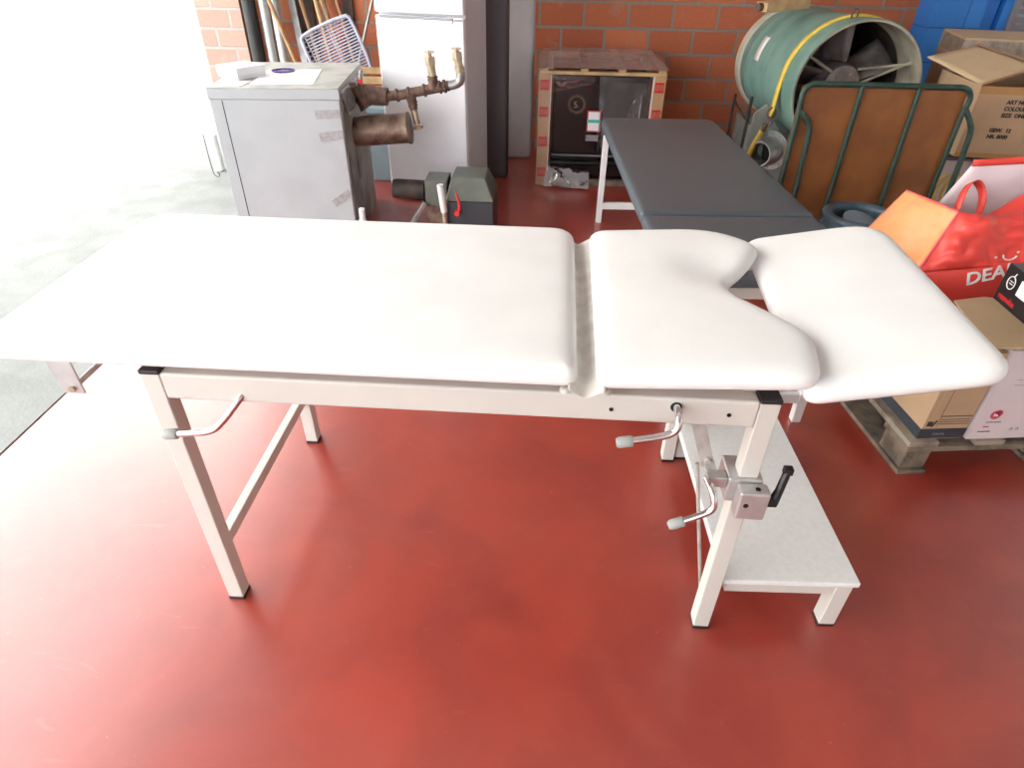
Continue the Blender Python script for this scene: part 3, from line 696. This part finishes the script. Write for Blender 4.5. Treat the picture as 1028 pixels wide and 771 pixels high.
m=MB(); m.tube([(-.42,4.04,.0),(-.44,4.04,.78),(-.42,4.04,.815),(-.40,4.04,.82)],.009,10,smooth=1); m.tube([(-.42,4.04,.82),(-.33,4.04,.82)],.02,12,1)
tag(m.build('tool_handle',[M['steel'],M['ventgrey']]),'grey bent tool handle with thick grip beside the fridge','handle')
for nm,lb,x,yy,wd,mm in (('darkening_plank','dark brown board added behind the leftmost poles to darken the wall',-1.12,4.375,.16,'darkwood'),('darkening_plank','narrower dark brown board added behind the slatted basket to darken the wall',-.80,4.375,.12,'darkwood')):
    m=MB(); m.box((x-wd/2,yy-.012,0),(x+wd/2,yy+.012,1.9)); tag(m.build(nm,M['darkwood'],bevel=.003),lb,'plank',group='dark boards against the wall')  # boards added to darken the background behind the poles
# basket standing tilted
bk=thing('laundry_basket','pale lavender slatted plastic basket tipped on its side among the poles','basket',(-.80,4.0,.66),0)
def bp(u,v,w): # u along, v up, w depth
    a=math.radians(22); X=V((math.cos(a),0,math.sin(a)));Zv=V((-math.sin(a),0,math.cos(a)))
    o=V((-.865,3.82,.512)); return o+X*u+Zv*v+V((0,1,0))*w+V((0,.1,0))*v
m=MB(); R_=[bp(*q) for q in ((0,.02,0),(0,.32,0),(.03,.36,0),(.37,.36,0),(.40,.32,0),(.40,.02,0),(.37,-.02,0),(.03,-.02,0))]
m.tube(R_,.011,8,closed=True,smooth=1); m.build('rim',M['basket'],bk)
m=MB()
for k in range(18):
    v=.015+k*.019; m.bar(bp(.02,v,.05),bp(.38,v,.05),.005,.009)
for u in (.02,.2,.38): m.bar(bp(u,0,.052),bp(u,.345,.052),.006,.006)
m.build('slatted_base',M['basket'],bk)
m=MB()
for u in (.012,.388):
    for k in range(12): m.bar(bp(u,.01+k*.03,0),bp(u+(.01 if u<.2 else -.01),.01+k*.03,.05),.004,.006)
for v in (-.01,.35):
    for k in range(12): m.bar(bp(.03+k*.031,v,0),bp(.03+k*.031,v+(.012 if v<0 else -.012),.05),.004,.006)
m.build('side_wall',M['basket'],bk)
# door pipes
for nm,lb,x,y,r,mm in (('downpipe','dark vertical pipe beside the pale brick pillar',-1.425,4.12,.048,M['black_pl']),('door_track','grey steel door track standing right of the dark pipe',-1.315,4.12,.036,M['steel']),('door_track','bright galvanised door track nearest the wooden poles',-1.238,4.12,.030,M['alu'])):
    m=MB(); m.tube([(x,y,0),(x,y,3.28)],r,20); tag(m.build(nm,mm),lb,'pipe','upright door pipes')
# yard bits
m=MB(); m.tube([(-1.60,3.36,.30),(-1.60,3.36,.04),(-1.585,3.36,.012),(-1.56,3.36,.012),(-1.55,3.36,.03),(-1.565,3.36,.042)],.003,8,smooth=2)
tag(m.build('hooked_rod',M['black_pl']),'thin black rod with curled end standing in the doorway','rod')
m=MB(); m.tube([(-1.64,3.55,0),(-1.64,3.55,.24)],.032,18); m.tube([(-1.64,3.55,.24),(-1.64,3.55,.25)],[.036,.03],18); tag(m.build('yard_post',M['render']),'short white post outside the doorway','post')

# ================================================================ VENTILATOR DRUM
fc=V((2.421,2.81,.787)); ax=V((-.03,1,-.03)).normalized(); R0=.335
D=thing('axial_fan','large sea-green drum ventilator with open mouth and fan inside, strapped on a grey hopper','fan',(2.44,3.4,.44))
m=MB(); Ld=1.20
m.lathe([(R0,0),(R0+.004,.01),(R0+.002,.03),(R0,.05),(R0,.92),(R0+.006,.93),(R0+.006,.95),(R0-.004,.97),(R0-.006,1.08)],fc,ax,64,0)
m.lathe([(R0,0),(R0-.012,.002),(R0-.012,.25)],fc,ax,64,1); m.lathe([(R0-.012,.25),(R0-.012,1.08)],fc,ax,64,2)  # lining past the fan is painted black for the shade in there
m.build('drum',[M['drumgreen'],M['drumin'],M['soot_shade']],D,angle=50)
m=MB(); m.lathe([(R0-.004,1.08),(R0+.008,1.09),(R0+.012,1.13),(R0+.006,Ld-.02),(R0-.02,Ld),(.05,Ld-.01),(.05,Ld-.03),(R0-.03,Ld-.05),(R0-.02,1.08)],fc,ax,64); tag(m.build('end_ring',M['drumring'],D),'cream end ring')
hb=fc+ax*.20
m=MB(); m.lathe([(0,-.09),(.06,-.085),(.095,-.06),(.105,-.02),(.105,.20),(0,.20)],hb+ax*.05,ax,32)
for k in range(5):
    a=2*PI*k/5; m.disc(hb+ax*(-.034)+V((math.cos(a)*.06,0,math.sin(a)*.06)),ax,.009,.01,8)
m.build('hub',M['fan'],D)
sx=ax.cross(V((0,0,1))).normalized(); sz=sx.cross(ax)
for k in range(5):
    a0=2*PI*k/5+.5
    m=MB(); g=[]
    for i in range(7):
        r=.09+.225*i/6; row=[]
        tw=math.radians(42-14*i/6); ch=.11+.05*(i/6)
        for j in range(5):
            t=(j/4-.5); off=t*ch*2
            th=a0+off*math.cos(tw)/max(r,.12)*.55
            row.append(m.bm.verts.new(hb+ax*(.14+off*math.sin(tw)+.01*math.cos(t*PI))+ (sx*math.cos(th)+sz*math.sin(th))*r))
        g.append(row)
    for i in range(6):
        for j in range(4): m.bm.faces.new((g[i][j],g[i][j+1],g[i+1][j+1],g[i+1][j]))
    m.build('blade',M['fan'],D,solid=.004,angle=60)
for a1,a2_ in ((22,52),(24,6),(150,140),(262,262)):
    a=math.radians(a1); e=fc+ax*.09+(sx*math.cos(a)+sz*math.sin(a))*(R0-.012)
    a2=math.radians(a2_); s_=hb+ax*(-.02)+(sx*math.cos(a2)+sz*math.sin(a2))*.10
    m=MB(); m.tube([s_,e],.008,8); m.build('strut',M['drumin'],D)
m=MB(); m.box((2.02,3.60,1.118),(2.03,3.61,1.12)); m=MB()
def dp(deg,t,r): # point on drum: deg from top, negative to the left
    a=math.radians(deg); return fc+ax*t+(-sx*math.sin(-a)*-1*-1+V((0,0,0)))*0+( (V((1,0,0))*math.sin(a)) + V((0,0,1))*math.cos(a))*r
pts=[dp(a,.19,R0+.005) for a in range(40,-90,-5)]
m=MB()
def ribbon(m,pts,w,th,wd):
    for a,b in zip(pts,pts[1:]): m.bar(a,b,w,th,up=None) if False else None
    n=len(pts); g=[]
    for p in pts: g.append((m.bm.verts.new(V(p)-V(wd)*w/2),m.bm.verts.new(V(p)+V(wd)*w/2)))
    for a,b in zip(g,g[1:]): m.bm.faces.new((a[0],a[1],b[1],b[0]))
ribbon(m,pts+[dp(-85,.19,R0+.006)+V((-.005,0,-.05)),V((2.065,3.0,.64)),V((2.055,3.0,.60))],.05,.003,ax)
tag(m.build('strap',M['strap'],D,solid=.012,angle=60),'yellow ratchet strap')
m=MB(); ribbon(m,[V((2.045,3.0,.545)),V((2.00,3.0,.42)),V((1.97,3.0,.30)),V((1.955,3.0,.20))],.042,.003,(0.9,.2,0)); tag(m.build('strap_tail',M['strap'],D,solid=.004,angle=60),'lower end of the yellow strap')
m=MB(); m.tube([V((2.06,2.985,.62))+V((.022*math.cos(a),0,.03*math.sin(a))) for a in [2*PI*k/14 for k in range(14)]],.006,8,closed=True)
m.tube([(2.05,2.98,.60),(2.075,2.97,.575),(2.06,2.98,.55),(2.04,2.98,.55)],.007,8,smooth=2); m.tube([(2.04,2.985,.56),(2.03,2.985,.52)],.014,8)
m.build('strap_hook',M['rust'],D)
hk=dp(-12,.12,R0); m=MB(); m.tube([hk+V((-.01,0,0)),hk+V((-.015,0,.035)),hk+V((.01,0,.05)),hk+V((.02,0,.03)),hk+V((.015,0,-.0))],.005,8,smooth=2); m.build('lifting_eye',M['rust'],D)
m=MB(); c0=dp(-62,.72,R0); 
for i in range(1): ribbon(m,[dp(a,.74,R0+.006) for a in range(-82,-55,3)],.10,.002,ax)
tag(m.build('type_plate',M['whiteink'],D,solid=.002),'white type plate')
wb=thing('timber_offcut','piece of rough timber lying on top of the green drum','timber',(2.1,3.36,1.10))
m=MB(); m.hexa([(1.98,3.25,1.10),(2.26,3.38,1.115),(2.22,3.47,1.115),(1.94,3.34,1.10),(1.98,3.25,1.15),(2.26,3.38,1.168),(2.22,3.47,1.168),(1.94,3.34,1.15)]); m.build('block',M['wood'],wb,bevel=.004)
m=MB(); m.disc((1.95,3.29,1.125),(-.9,-.4,0),.022,.03,14); tag(m.build('iron_plug',M['rust'],wb),'rusty round plug')
# hopper under the drum
Hh=thing('fan_hopper','pale grey sheet metal hopper carrying the green drum','hopper',(2.40,3.45,0))
m=MB(); m.box((2.12,3.08,0),(2.80,3.95,.415)); extr(m,[(1.96,0),(2.35,0),(2.35,.43),(2.20,.46),(2.11,.56),(2.05,.655),(1.985,.60)],3.058,3.079)
m.build('casing',M['hopper'],Hh,bevel=.004)
dn=V((-.75,-.66,-.05)).normalized(); fo=V((2.13,3.04,.40))
m=MB(); m.lathe([(.115,0),(.115,.012),(.080,.012),(.080,.030),(.085,.038),(.078,.05),(.084,.06),(.078,.075),(.084,.09),(.072,.12),(.064,.12),(.066,.0)],fo,dn,32,0)
m.disc(fo+dn*.02,dn,.066,.01,24,1)
for k in range(8):
    a=2*PI*k/8; aa=dn.cross(V((0,0,1))).normalized(); bb=aa.cross(dn); m.disc(fo+dn*.014+(aa*math.cos(a)+bb*math.sin(a))*.1,dn,.007,.01,6)
tag(m.build('flanged_outlet',[M['steel'],M['hole']],Hh),'round flanged metal outlet')
m=MB(); m.tube([(1.94,3.02,0),(1.94,3.02,.70)],.009,10); m.tube([(2.00,3.62,0),(2.00,3.62,.60)],.009,10)
for z in (.15,.36,.56): m.tube([(1.94,3.02,z),(2.00,3.62,z)],.006,8)
tag(m.build('metal_rack',M['black_pl']),'dark thin metal rack against the wall left of the green drum','rack')

# ================================================================ GREEN TROLLEY FRAME
Cy=2.15
CT=thing('hand_trolley','green tubular trolley frame with brown hardboard panel leaning by the treatment table','trolley',(2.28,Cy,0))
xl,xr,zt=1.905,2.635,.928
m=MB(); m.tube([(xl+.012,Cy,.80),(xl+.005,Cy,.86),(xl+.01,Cy,zt-.02),(xl+.04,Cy,zt),(xl+.09,Cy,zt),(xr-.09,Cy,zt),(xr-.02,Cy,zt),(xr+.012,Cy,zt-.03),(xr+.015,Cy,zt-.07),(xr+.005,Cy,.835)],.0125,14,smooth=2); m.build('top_tube',M['cartgreen'],CT)
m=MB(); m.tube([(xl+.010,Cy,.815),(xl+.04,Cy-.012,.79),(xl+.075,Cy-.015,.745),(xl+.080,Cy-.015,.66),(xl+.082,Cy-.015,.57),(xl+.090,Cy-.015,.40),(xl+.10,Cy-.01,.04)],.0125,14,smooth=2); m.build('side_loop',M['cartgreen'],CT)
m=MB(); m.tube([(xr+.006,Cy,.845),(xr+.04,Cy-.012,.80),(xr+.068,Cy-.015,.755),(xr+.075,Cy-.015,.66),(xr+.08,Cy-.015,.5),(xr+.085,Cy-.015,.40),(xr+.09,Cy-.01,.04)],.0125,14,smooth=2); m.build('side_loop',M['cartgreen'],CT)
for a,b in (((xl+.010,.82),(xl+.012,.02)),((2.165,zt),(2.165,.02)),((2.415,zt),(2.43,.02)),((xr+.004,.85),(xr+.008,.02))):
    m=MB(); m.tube([(a[0],Cy-.002,a[1]),(b[0],Cy-.002,b[1])],.0115,12); m.build('upright',M['cartgreen'],CT)
m=MB(); m.tube([(xl,Cy,.03),(xr+.09,Cy,.03)],.014,12); m.build('bottom_tube',M['cartgreen'],CT)
m=MB(); m.box((xl+.002,Cy+.012,.05),(xr+.002,Cy+.018,zt-.012)); tag(m.build('hardboard_panel',M['hardboard'],CT),'brown hardboard panel')

# ================================================================ POT
P_=thing('ceramic_pot','blue grey glazed ceramic pot on the floor in front of the green trolley','pot',(2.22,1.88,0))
m=MB(); m.lathe([(0, 0.0023), (0.1, 0.0023), (0.115, 0.0), (0.155, 0.1392), (0.178, 0.2784), (0.172, 0.348), (0.15, 0.3886), (0.14, 0.406), (0.15, 0.4153), (0.162, 0.4199), (0.166, 0.4292), (0.158, 0.4408), (0.14, 0.4431), (0.126, 0.4315), (0.124, 0.406), (0.15, 0.348), (0.158, 0.2784), (0.12, 0.058), (0, 0.0348)],(2.22,1.88,0),(0,0,1),48); m.build('body',M['pot'],P_,angle=70)
m=MB(); m.lathe([(0,.018),(.05,.015),(.085,.0),(.085,-.01),(0,-.01)],(2.24,1.90,.395),(.15,-.25,1),32); tag(m.build('inner_lid',M['potlid'],P_),'pale blue lid inside the pot')

# ================================================================ PALLET AND ITS BOXES
prz=math.radians(7); po=V((1.995,.612,0))
PL=thing('pallet','weathered wooden pallet at the right edge carrying cardboard boxes','pallet',po,prz)
pw,pd=1.0,.96
for x in (0,.48,.95):
    for y in (0,.41,.82):
        xx=min(x,pw-.1)
        m=MB(); m.box((xx+.012,y+.012,.018),(xx+.10,y+.14,.100)); m.build('block',M['oldwood'],PL,local=True,bevel=.006)
for y in (0,.41,.82):
    m=MB(); m.box((0,y,.100),(pw,y+.14,.120)); m.build('stringer_board',M['oldwood'],PL,local=True,bevel=.003)
for x in (0,.225,.45,.675,.90):
    m=MB(); m.box((x,0,.1205),(x+.10,pd,.140)); m.build('deck_board',M['oldwood2'],PL,local=True,bevel=.003)
for x in (.005,.485,.895):
    m=MB(); m.box((x,0,.0),(x+.10,pd,.0175)); m.build('bottom_board',M['oldwood'],PL,local=True,bevel=.003)
ploc=PL.matrix_basis.copy() if False else Matrix.Translation(po)@Matrix.Rotation(prz,4,'Z')
def W_(x,y,z): return ploc@V((x,y,z))
zb=.1405
# brown carton with dark band
BC=thing('brown_carton','open brown carton with a dark blue band round its base at the pallet corner','carton',W_(.03,.02,zb),prz)
cw,cd,chh=.155,.42,.33; t=.005
def carton(root,w,d,h,mm,t=.005,wallmats=None):
    for nm,a,b in (('front_wall',(0,0,0),(w,t,h)),('rear_wall',(0,d-t,0),(w,d,h)),('side_wall',(0,t,0),(t,d-t,h)),('side_wall',(w-t,t,0),(w,d-t,h)),('bottom',(t,t,0),(w-t,d-t,t))):
        m=MB(); m.box(a,b); m.build(nm,mm,root,local=True)
carton(BC,cw,cd,chh,M['card'])
m=MB(); m.box((-.001,-.001,.002),(cw+.001,-.0001,.042)); m.box((-.001,-.001,.002),(-.0001,cd,.042)); tag(m.build('printed_band',M['darkband'],BC,local=True),'dark blue printed band')
bw4=wm(BC)
text('band_lettering','STRATO',bw4@V((.045,-.0015,.016)),bw4.to_3x3()@V((1,0,0)),(0,0,1),.008,M['greyink'],BC)
m=MB(); m.box((.012,-.0009,.052),(.030,-.0002,.072)); m.bar((.030,-.0006,.05),(.040,-.0006,.075),.001,.006); 
for k,(a,b) in enumerate(((.050,.150),(.050,.150),(.05,.145))): m.box((a,-.0009,.060+k*.009),(b,-.0002,.0625+k*.009))
m.box((.046,-.0009,.05),(.047,-.0002,.20)); m.box((.046,-.0009,.091),(.150,-.0002,.094)); tag(m.build('printed_drawing',M['ink'],BC,local=True),'printed dark symbols and lines')
m=MB(); m.box((.0,-.0009,.045),(.002,-.0002,chh)); m.box((.018,-.0009,.09),(.0195,-.0002,chh)); m.build('edge_line',M['cardlt'],BC,local=True)
m=MB(); m.patch(bw4@V((.02,.03,chh-.10)),bw4@V((cw-.02,.03,chh-.10)),bw4@V((cw-.02,cd-.05,chh-.07)),bw4@V((.02,cd-.05,chh-.08)),14,14,.05,22,seed=4); m.build('stuffing',mat('dark_purple_plastic',(.06,.04,.07),.35),BC,solid=.003,angle=80)
# flap board standing across boxes
m=MB(); sh=[(2.105,.655),(2.52,.67),(2.55,.93),(2.27,.985),(2.155,.95)]
m._add([V((x,y,z)) for z in (.4825,.4885) for x,y in sh],[(4,3,2,1,0),(5,6,7,8,9)]+[(i,(i+1)%5,5+(i+1)%5,5+i) for i in range(5)])
tag(m.build('cardboard_sheet',M['cardlt']),'light beige cardboard sheet lying across the open cartons','cardboard')
# white carton with magenta logo
WC=thing('white_carton','tall white carton with magenta round logo on the front of the pallet','carton',W_(.193,.012,zb),prz,'white cartons on the pallet')
carton(WC,.205,.27,.335,M['cardwhite'])
m=MB(); m.box((0,0,.3355),(.205,.27,.339)); m.build('lid',M['cardwhite'],WC,local=True,bevel=.001)
w4=wm(WC); xx=w4.to_3x3()@V((1,0,0))
m=MB(); m.disc((.055,-.0012,.100),(0,1,0),.017,.002,24); m.disc((.062,-.0012,.106),(0,1,0),.013,.002,20); lg=m.build('logo',M['pinkink'],WC,local=True)
text('logo_letters','Ba',w4@V((.046,-.0028,.095)),xx,(0,0,1),.012,M['whiteink'],WC)
text('carton_lettering','comfort system',w4@V((.035,-.001,.068)),xx,(0,0,1),.006,M['greyink'],WC)
text('carton_lettering','system',w4@V((.035,-.001,.050)),xx,(0,0,1),.005,M['redink'],WC)
text('carton_lettering','www.systemair',w4@V((.025,-.001,.030)),xx,(0,0,1),.005,M['ink'],WC)
m=MB()
for z in (.235,.215): m.box((.06,-.0009,z),(.19,-.0002,z+.0016))
m.tube([(.13,-.001,.035),(.138,-.001,.045),(.14,-.001,.035)],.0012,6); m.tube([(.15,-.001,.035),(.158,-.001,.045),(.16,-.001,.035)],.0012,6)
m.build('printed_line',M['greyink'],WC,local=True)
W2=thing('white_carton','white carton cut by the right edge of the picture next to the magenta logo carton','carton',W_(.402,.01,zb),prz,'white cartons on the pallet')
carton(W2,.25,.27,.335,M['cardwhite']); m=MB(); m.box((0,0,.3355),(.25,.27,.339)); m.build('lid',M['cardwhite'],W2,local=True)
# support cartons behind
B3=thing('plain_carton','plain brown carton on the pallet hidden behind the open carton','carton',W_(.03,.47,zb),prz)
carton(B3,.40,.25,.17,M['card']); m=MB(); m.box((0,0,.1705),(.40,.25,.176)); m.build('lid',M['card'],B3,local=True)

# black carton with logo, standing on sheet
KB=thing('black_carton','black glossy carton with white round logo and red lettering at the right edge','carton',(2.294,.978,.489),math.radians(-90))
c30=wm(KB)
m=MB(); m.box((0,0,0),(.30,.24,.128)); m.build('box',M['blackcard'],KB,local=True,bevel=.001)
xk=c30.to_3x3()@V((1,0,0)); yk=c30.to_3x3()@V((0,1,0))
m=MB(); m.tube([c30@V((.045+.018*math.cos(a),-.001,.078+.021*math.sin(a))) for a in [2*PI*k/24 for k in range(24)]],.0018,6,closed=True); m.tube([c30@V((.047,-.001,.099)),c30@V((.052,-.001,.112))],.0018,6); m.build('logo_ring',M['whiteink'],KB)
for k in range(2): m=MB(); m.box((.036,-.0012,.073+k*.008),(.054,-.0002,.0755+k*.008)); m.build('logo_line',M['whiteink'],KB,local=True)
text('carton_lettering','remeha',c30@V((.018,-.001,.016)),xk,(0,0,1),.020,M['redink'],KB,bold=.001)
m=MB(); m.box((.085,-.001,.055),(.15,-.0002,.105)); tag(m.build('address_label',M['paper'],KB,local=True),'blank white label')
# white and blue packet lying on it
PK=MB(); 
def lump(m,c,r,amp,seed,mi=0):
    bm2=bmesh.new(); bmesh.ops.create_icosphere(bm2,subdivisions=4,radius=1)
    mp={}
    for v in bm2.verts:
        p=v.co.copy(); k=1+amp*noise.noise(p*2.2+V((seed,0,0)))+amp*.4*noise.noise(p*6+V((0,seed,0)))
        mp[v]=m.bm.verts.new(V(c)+V((p.x*r[0],p.y*r[1],p.z*r[2]))*k)
    for f in bm2.faces: m.bm.faces.new([mp[v] for v in f.verts]).material_index=mi
    bm2.free()

# ================================================================ SHOPPING BAG
SB=thing('shopping_bag','red and orange woven shopping bag with white DEAL lettering slumped behind the cartons','bag',(2.35,1.40,.33))
A=V((2.10,1.60,.33)); TL=V((2.125,1.60,.475)); TB=V((2.235,1.62,.635)); S1=V((2.271,1.30,.665)); S0=V((2.165,1.22,.46)); S00=V((2.10,1.22,.33))
R1=V((2.60,1.20,.60)); R0_=V((2.55,1.15,.33)); 
m=MB(); m.patch(TL,S0,S1,TB,16,16,.022,7,seed=2); m.patch(A,S00,S0,TL,8,8,.01,7,seed=3); o=m.build('orange_side',M['bagorange'],SB,solid=.002,angle=80); o['label']='orange end panel'
m=MB(); m.patch(S0,V((2.50,1.12,.56)),V((2.52,1.24,.66)),S1,40,24,.05,9,seed=8,sag=(0,-.01,.01)); m.patch(S00,V((2.50,1.12,.33)),V((2.50,1.12,.56)),S0,20,12,.004,6,seed=9,sag=(0,-.005,0)); fr=m.build('red_front',M['bagred'],SB,solid=.002,angle=80); fr['label']='red front panel'
m=MB(); m.patch(V((2.30,1.62,.40)),V((2.80,1.58,.42)),V((2.72,1.56,.80)),V((2.435,1.60,.755)),14,14,.02,6,seed=11); m.build('lining',M['bagwhite'],SB,solid=.002,angle=80)['label']='white inside of the back panel'
m=MB(); m.patch(V((2.43,1.592,.745)),V((2.73,1.552,.785)),V((2.73,1.552,.812)),V((2.427,1.592,.770)),10,3,.006,6,seed=11); m.patch(V((2.52,1.24,.66)),V((2.66,1.35,.64)),V((2.66,1.50,.72)),V((2.42,1.42,.585)),14,12,.03,8,seed=14)
m.patch(V((2.50,1.12,.33)),V((2.75,1.40,.33)),V((2.72,1.42,.64)),V((2.52,1.24,.66)),8,8,.01,8,seed=15); m.build('red_back_edge',M['bagred'],SB,solid=.003,angle=80)
m=MB(); m.tube([S00,S0,S1],.005,8); m.tube([TL,TB,S1],.0035,8); m.build('binding',M['bagpink'],SB)
m=MB(); hp=[V((2.31,1.38,.64)),V((2.33,1.42,.72)),V((2.385,1.46,.735)),V((2.42,1.44,.69)),V((2.41,1.40,.63)),V((2.37,1.36,.62))]
hp2=hp
for _ in range(2):
    o_=[hp2[0]]
    for a_,b_ in zip(hp2,hp2[1:]): o_+=[a_*.75+b_*.25,a_*.25+b_*.75]
    o_.append(hp2[-1]); hp2=o_
ribbon(m,hp2,.035,.002,V((.15,-.75,.6)).normalized()); m.build('handle',M['bagred'],SB,solid=.003,angle=80)
xd=V((.30,-.03,.125)); yd=V((-.03,.03,.2))
text('bag_lettering','DEAL',V((2.288,1.122,.462)),xd,yd,.046,M['whiteink'],SB,ext=.002,shear=.15,bold=.001)
m=MB(); m.tube([V((2.372,1.100,.592))+V((.022*math.cos(a),-.0,.018*math.sin(a))) for a in [PI+PI*k/8*.95+.05 for k in range(9)]],.0028,6); m.disc((2.335,1.108,.578),(0,1,0),.004,.003,10); m.disc((2.392,1.098,.604),(0,1,0),.004,.003,10); m.build('smile_mark',M['whiteink'],SB)

PKo=thing('plastic_packet','white and pale blue plastic packet lying on the black carton at the right edge','packet',(2.44,.98,.62))
m=MB(); lump(m,(2.445,.985,.662),(.095,.10,.045),.18,5); m.build('wrapper',M['paper'],PKo,angle=80)
m=MB(); lump(m,(2.425,.915,.655),(.055,.045,.030),.12,9); m.build('print_patch',M['plasticblue'],PKo,angle=80)
m=MB(); m.disc((2.385,.93,.70),(-.5,-.65,.6),.018,.012,20); tag(m.build('round_seal',M['cardlt'],PKo),'beige round patch')

# ================================================================ STACK OF CARTONS RIGHT REAR
def wbox(name,label,x0,y0,x1,y1,z0,z1,mm,rz=0.,cat='carton'):
    r=thing(name,label,cat,(x0,y0,z0),rz); m=MB(); m.box((0,0,0),(x1-x0,y1-y0,z1-z0)); m.build('box',mm,r,local=True,bevel=.003); return r
yb=wbox('printed_carton','white carton with yellow print seen through the trolley frame at the bottom of the stack',2.80,2.50,3.40,3.05,0,.535,M['cardwhite'])
m=MB()
for k in range(5): m.tube([(.03+.035*k,-.002,.10),(.07+.035*k,-.002,.25),(.02+.035*k,-.002,.36),(.09+.035*k,-.002,.45)],.007,6,smooth=2)
m.box((.002,-.003,.02),(.598,-.0005,.13)); m.build('yellow_print',M['cardyel'],yb,local=True)
m=MB()
for k in range(7): m.box((-.003,.03+.03*k,.30),(-.0005,.045+.03*k,.42))
m.build('grey_print',M['greyink'],yb,local=True)
m=MB(); m.patch((2.70,2.42,.545),(3.42,2.38,.545),(3.42,3.05,.55),(2.70,3.08,.55),14,14,.01,5,seed=6); tag(m.build('dark_sheet',M['panel_dark'],solid=.008,angle=60),'dark grey folded sheet between the printed carton and the one above','sheet')
ar=thing('lettered_carton','half open brown carton with black article lettering and orange tape at the right','carton',(2.84,2.42,.56),math.radians(-4))
carton(ar,.50,.46,.33,M['card'],.006)
for z0_,z1_ in ((.296,.331),(0,.022)): m=MB(); m.box((-.001,-.0016,z0_),(.501,-.0002,z1_)); tag(m.build('packing_tape',M['cardtape'],ar,local=True),'strip of orange brown tape')
a4=wm(ar); xa=a4.to_3x3()@V((1,0,0))
for i,(s_,z) in enumerate((('ART NO',.255),('COLOUR',.225),('SIZE  ONE',.195),('GEW.  12',.125),('NR. 8000',.095))):
    text('carton_lettering',s_,a4@V((.14 if i<3 else .115,-.0012,z)),xa,(0,0,1),.018,M['ink'],ar,bold=.0012)
text('carton_lettering','EXTRA',a4@V((-.0012,.30,.215)),a4.to_3x3()@V((0,-1,0)),(0,0,1),.03,M['greyink'],ar,bold=.0012)
m=MB(); fl=[a4@V(q) for q in ((0,.0,.331),(0,.46,.331),(-.15,.44,.385),(-.13,.02,.375))]
m=MB(); fl=[a4@V(q) for q in ((.0,.004,.332),(.30,.12,.405),(.12,.44,.45),(-.15,.34,.40))]
m.patch(*fl,8,8,.004,8,seed=3); m.build('flap',M['cardlt'],ar,solid=.006,angle=60)
m=MB(); m.patch(a4@V((.5,.004,.332)),a4@V((.5,.46,.332)),a4@V((.44,.46,.42)),a4@V((.30,.13,.41)),6,6,.004,8,seed=3); m.build('flap',M['card'],ar,solid=.006,angle=60)
m=MB()
m.bar(fl[0]+V((0,0,.005)),fl[1]+V((0,0,.005)),.02,.003); m.bar(fl[2]+V((.0,0,.005)),fl[1]+V((0,0,.005)),.03,.003); m.build('tape_edge',M['cardtape'],ar)
t1=wbox('taped_carton','brown carton with shiny packing tape on top of the stack beneath the blue wall',2.98,2.98,3.60,3.45,.0,.56,M['card'])
t1['label']='plain brown carton at floor level behind the yellow printed carton'; t1.location=(3.0,3.08,0)
t2=wbox('taped_carton','brown carton with shiny packing tape at the top of the stack below the blue wall',3.03,3.06,3.66,3.5,.56,1.02,M['card'],math.radians(-12))
m=MB(); m.box((-.002,-.002,.36),(.50,-.0005,.45)); m.box((.30,-.003,.10),(.40,-.001,.45)); m.box((-.0025,.0,.37),(-.0005,.40,.45)); tag(m.build('clear_tape',mat('shiny_tape',(.40,.33,.27),.12,var=.3,vscale=30),t2,local=True),'shiny wrinkled tape')
m=MB(); m.box((-.001,-.001,.44),(.60,.40,.461),0); m.build('lid_flaps',M['cardlt'],t2,local=True,bevel=.001)
m=MB(); m.lathe([(.07,0),(.10,0),(.10,.05),(.07,.05)],(3.36,2.86,1.02),(-.5,-.75,.35),32,closed=True); tag(m.build('tape_roll',M['steel']),'roll of silver tape resting on the open carton','tape roll')

# ================================================================ LIGHT AND CAMERA
w=bpy.data.worlds.new('sky'); sc.world=w; w.use_nodes=True
bg=w.node_tree.nodes['Background']; bg.inputs['Color'].default_value=(.93,.97,1.0,1); bg.inputs['Strength'].default_value=2.7
sun=bpy.data.lights.new('sun','SUN'); sun.energy=13.0; sun.angle=math.radians(12); sun.color=(1,.96,.9)
so=bpy.data.objects.new('sun',sun); C.objects.link(so)
so.rotation_euler=V((-.62,.50,-.62)).to_track_quat('-Z','Y').to_euler()

cam=bpy.data.cameras.new('camera'); co=bpy.data.objects.new('camera',cam); C.objects.link(co); sc.camera=co
f_px=634.4; cam.sensor_fit='HORIZONTAL'; cam.sensor_width=36; cam.lens=f_px*36/1028; cam.clip_start=.05
yaw,pit,rol=-.0539,.6254,.0161
f=V((math.sin(yaw)*math.cos(pit),math.cos(yaw)*math.cos(pit),-math.sin(pit))); r=V((math.cos(yaw),-math.sin(yaw),0)); u=r.cross(f)
r2=r*math.cos(rol)+u*math.sin(rol); u2=-r*math.sin(rol)+u*math.cos(rol)
Mx=Matrix((r2,u2,-f)).transposed().to_4x4(); Mx.translation=V((.7865,-1.0148,1.4773)); co.matrix_world=Mx
vs=sc.view_settings; vs.view_transform='Standard'; vs.look='None'; vs.gamma=1; vs.exposure=1.0; vs.use_curve_mapping=False
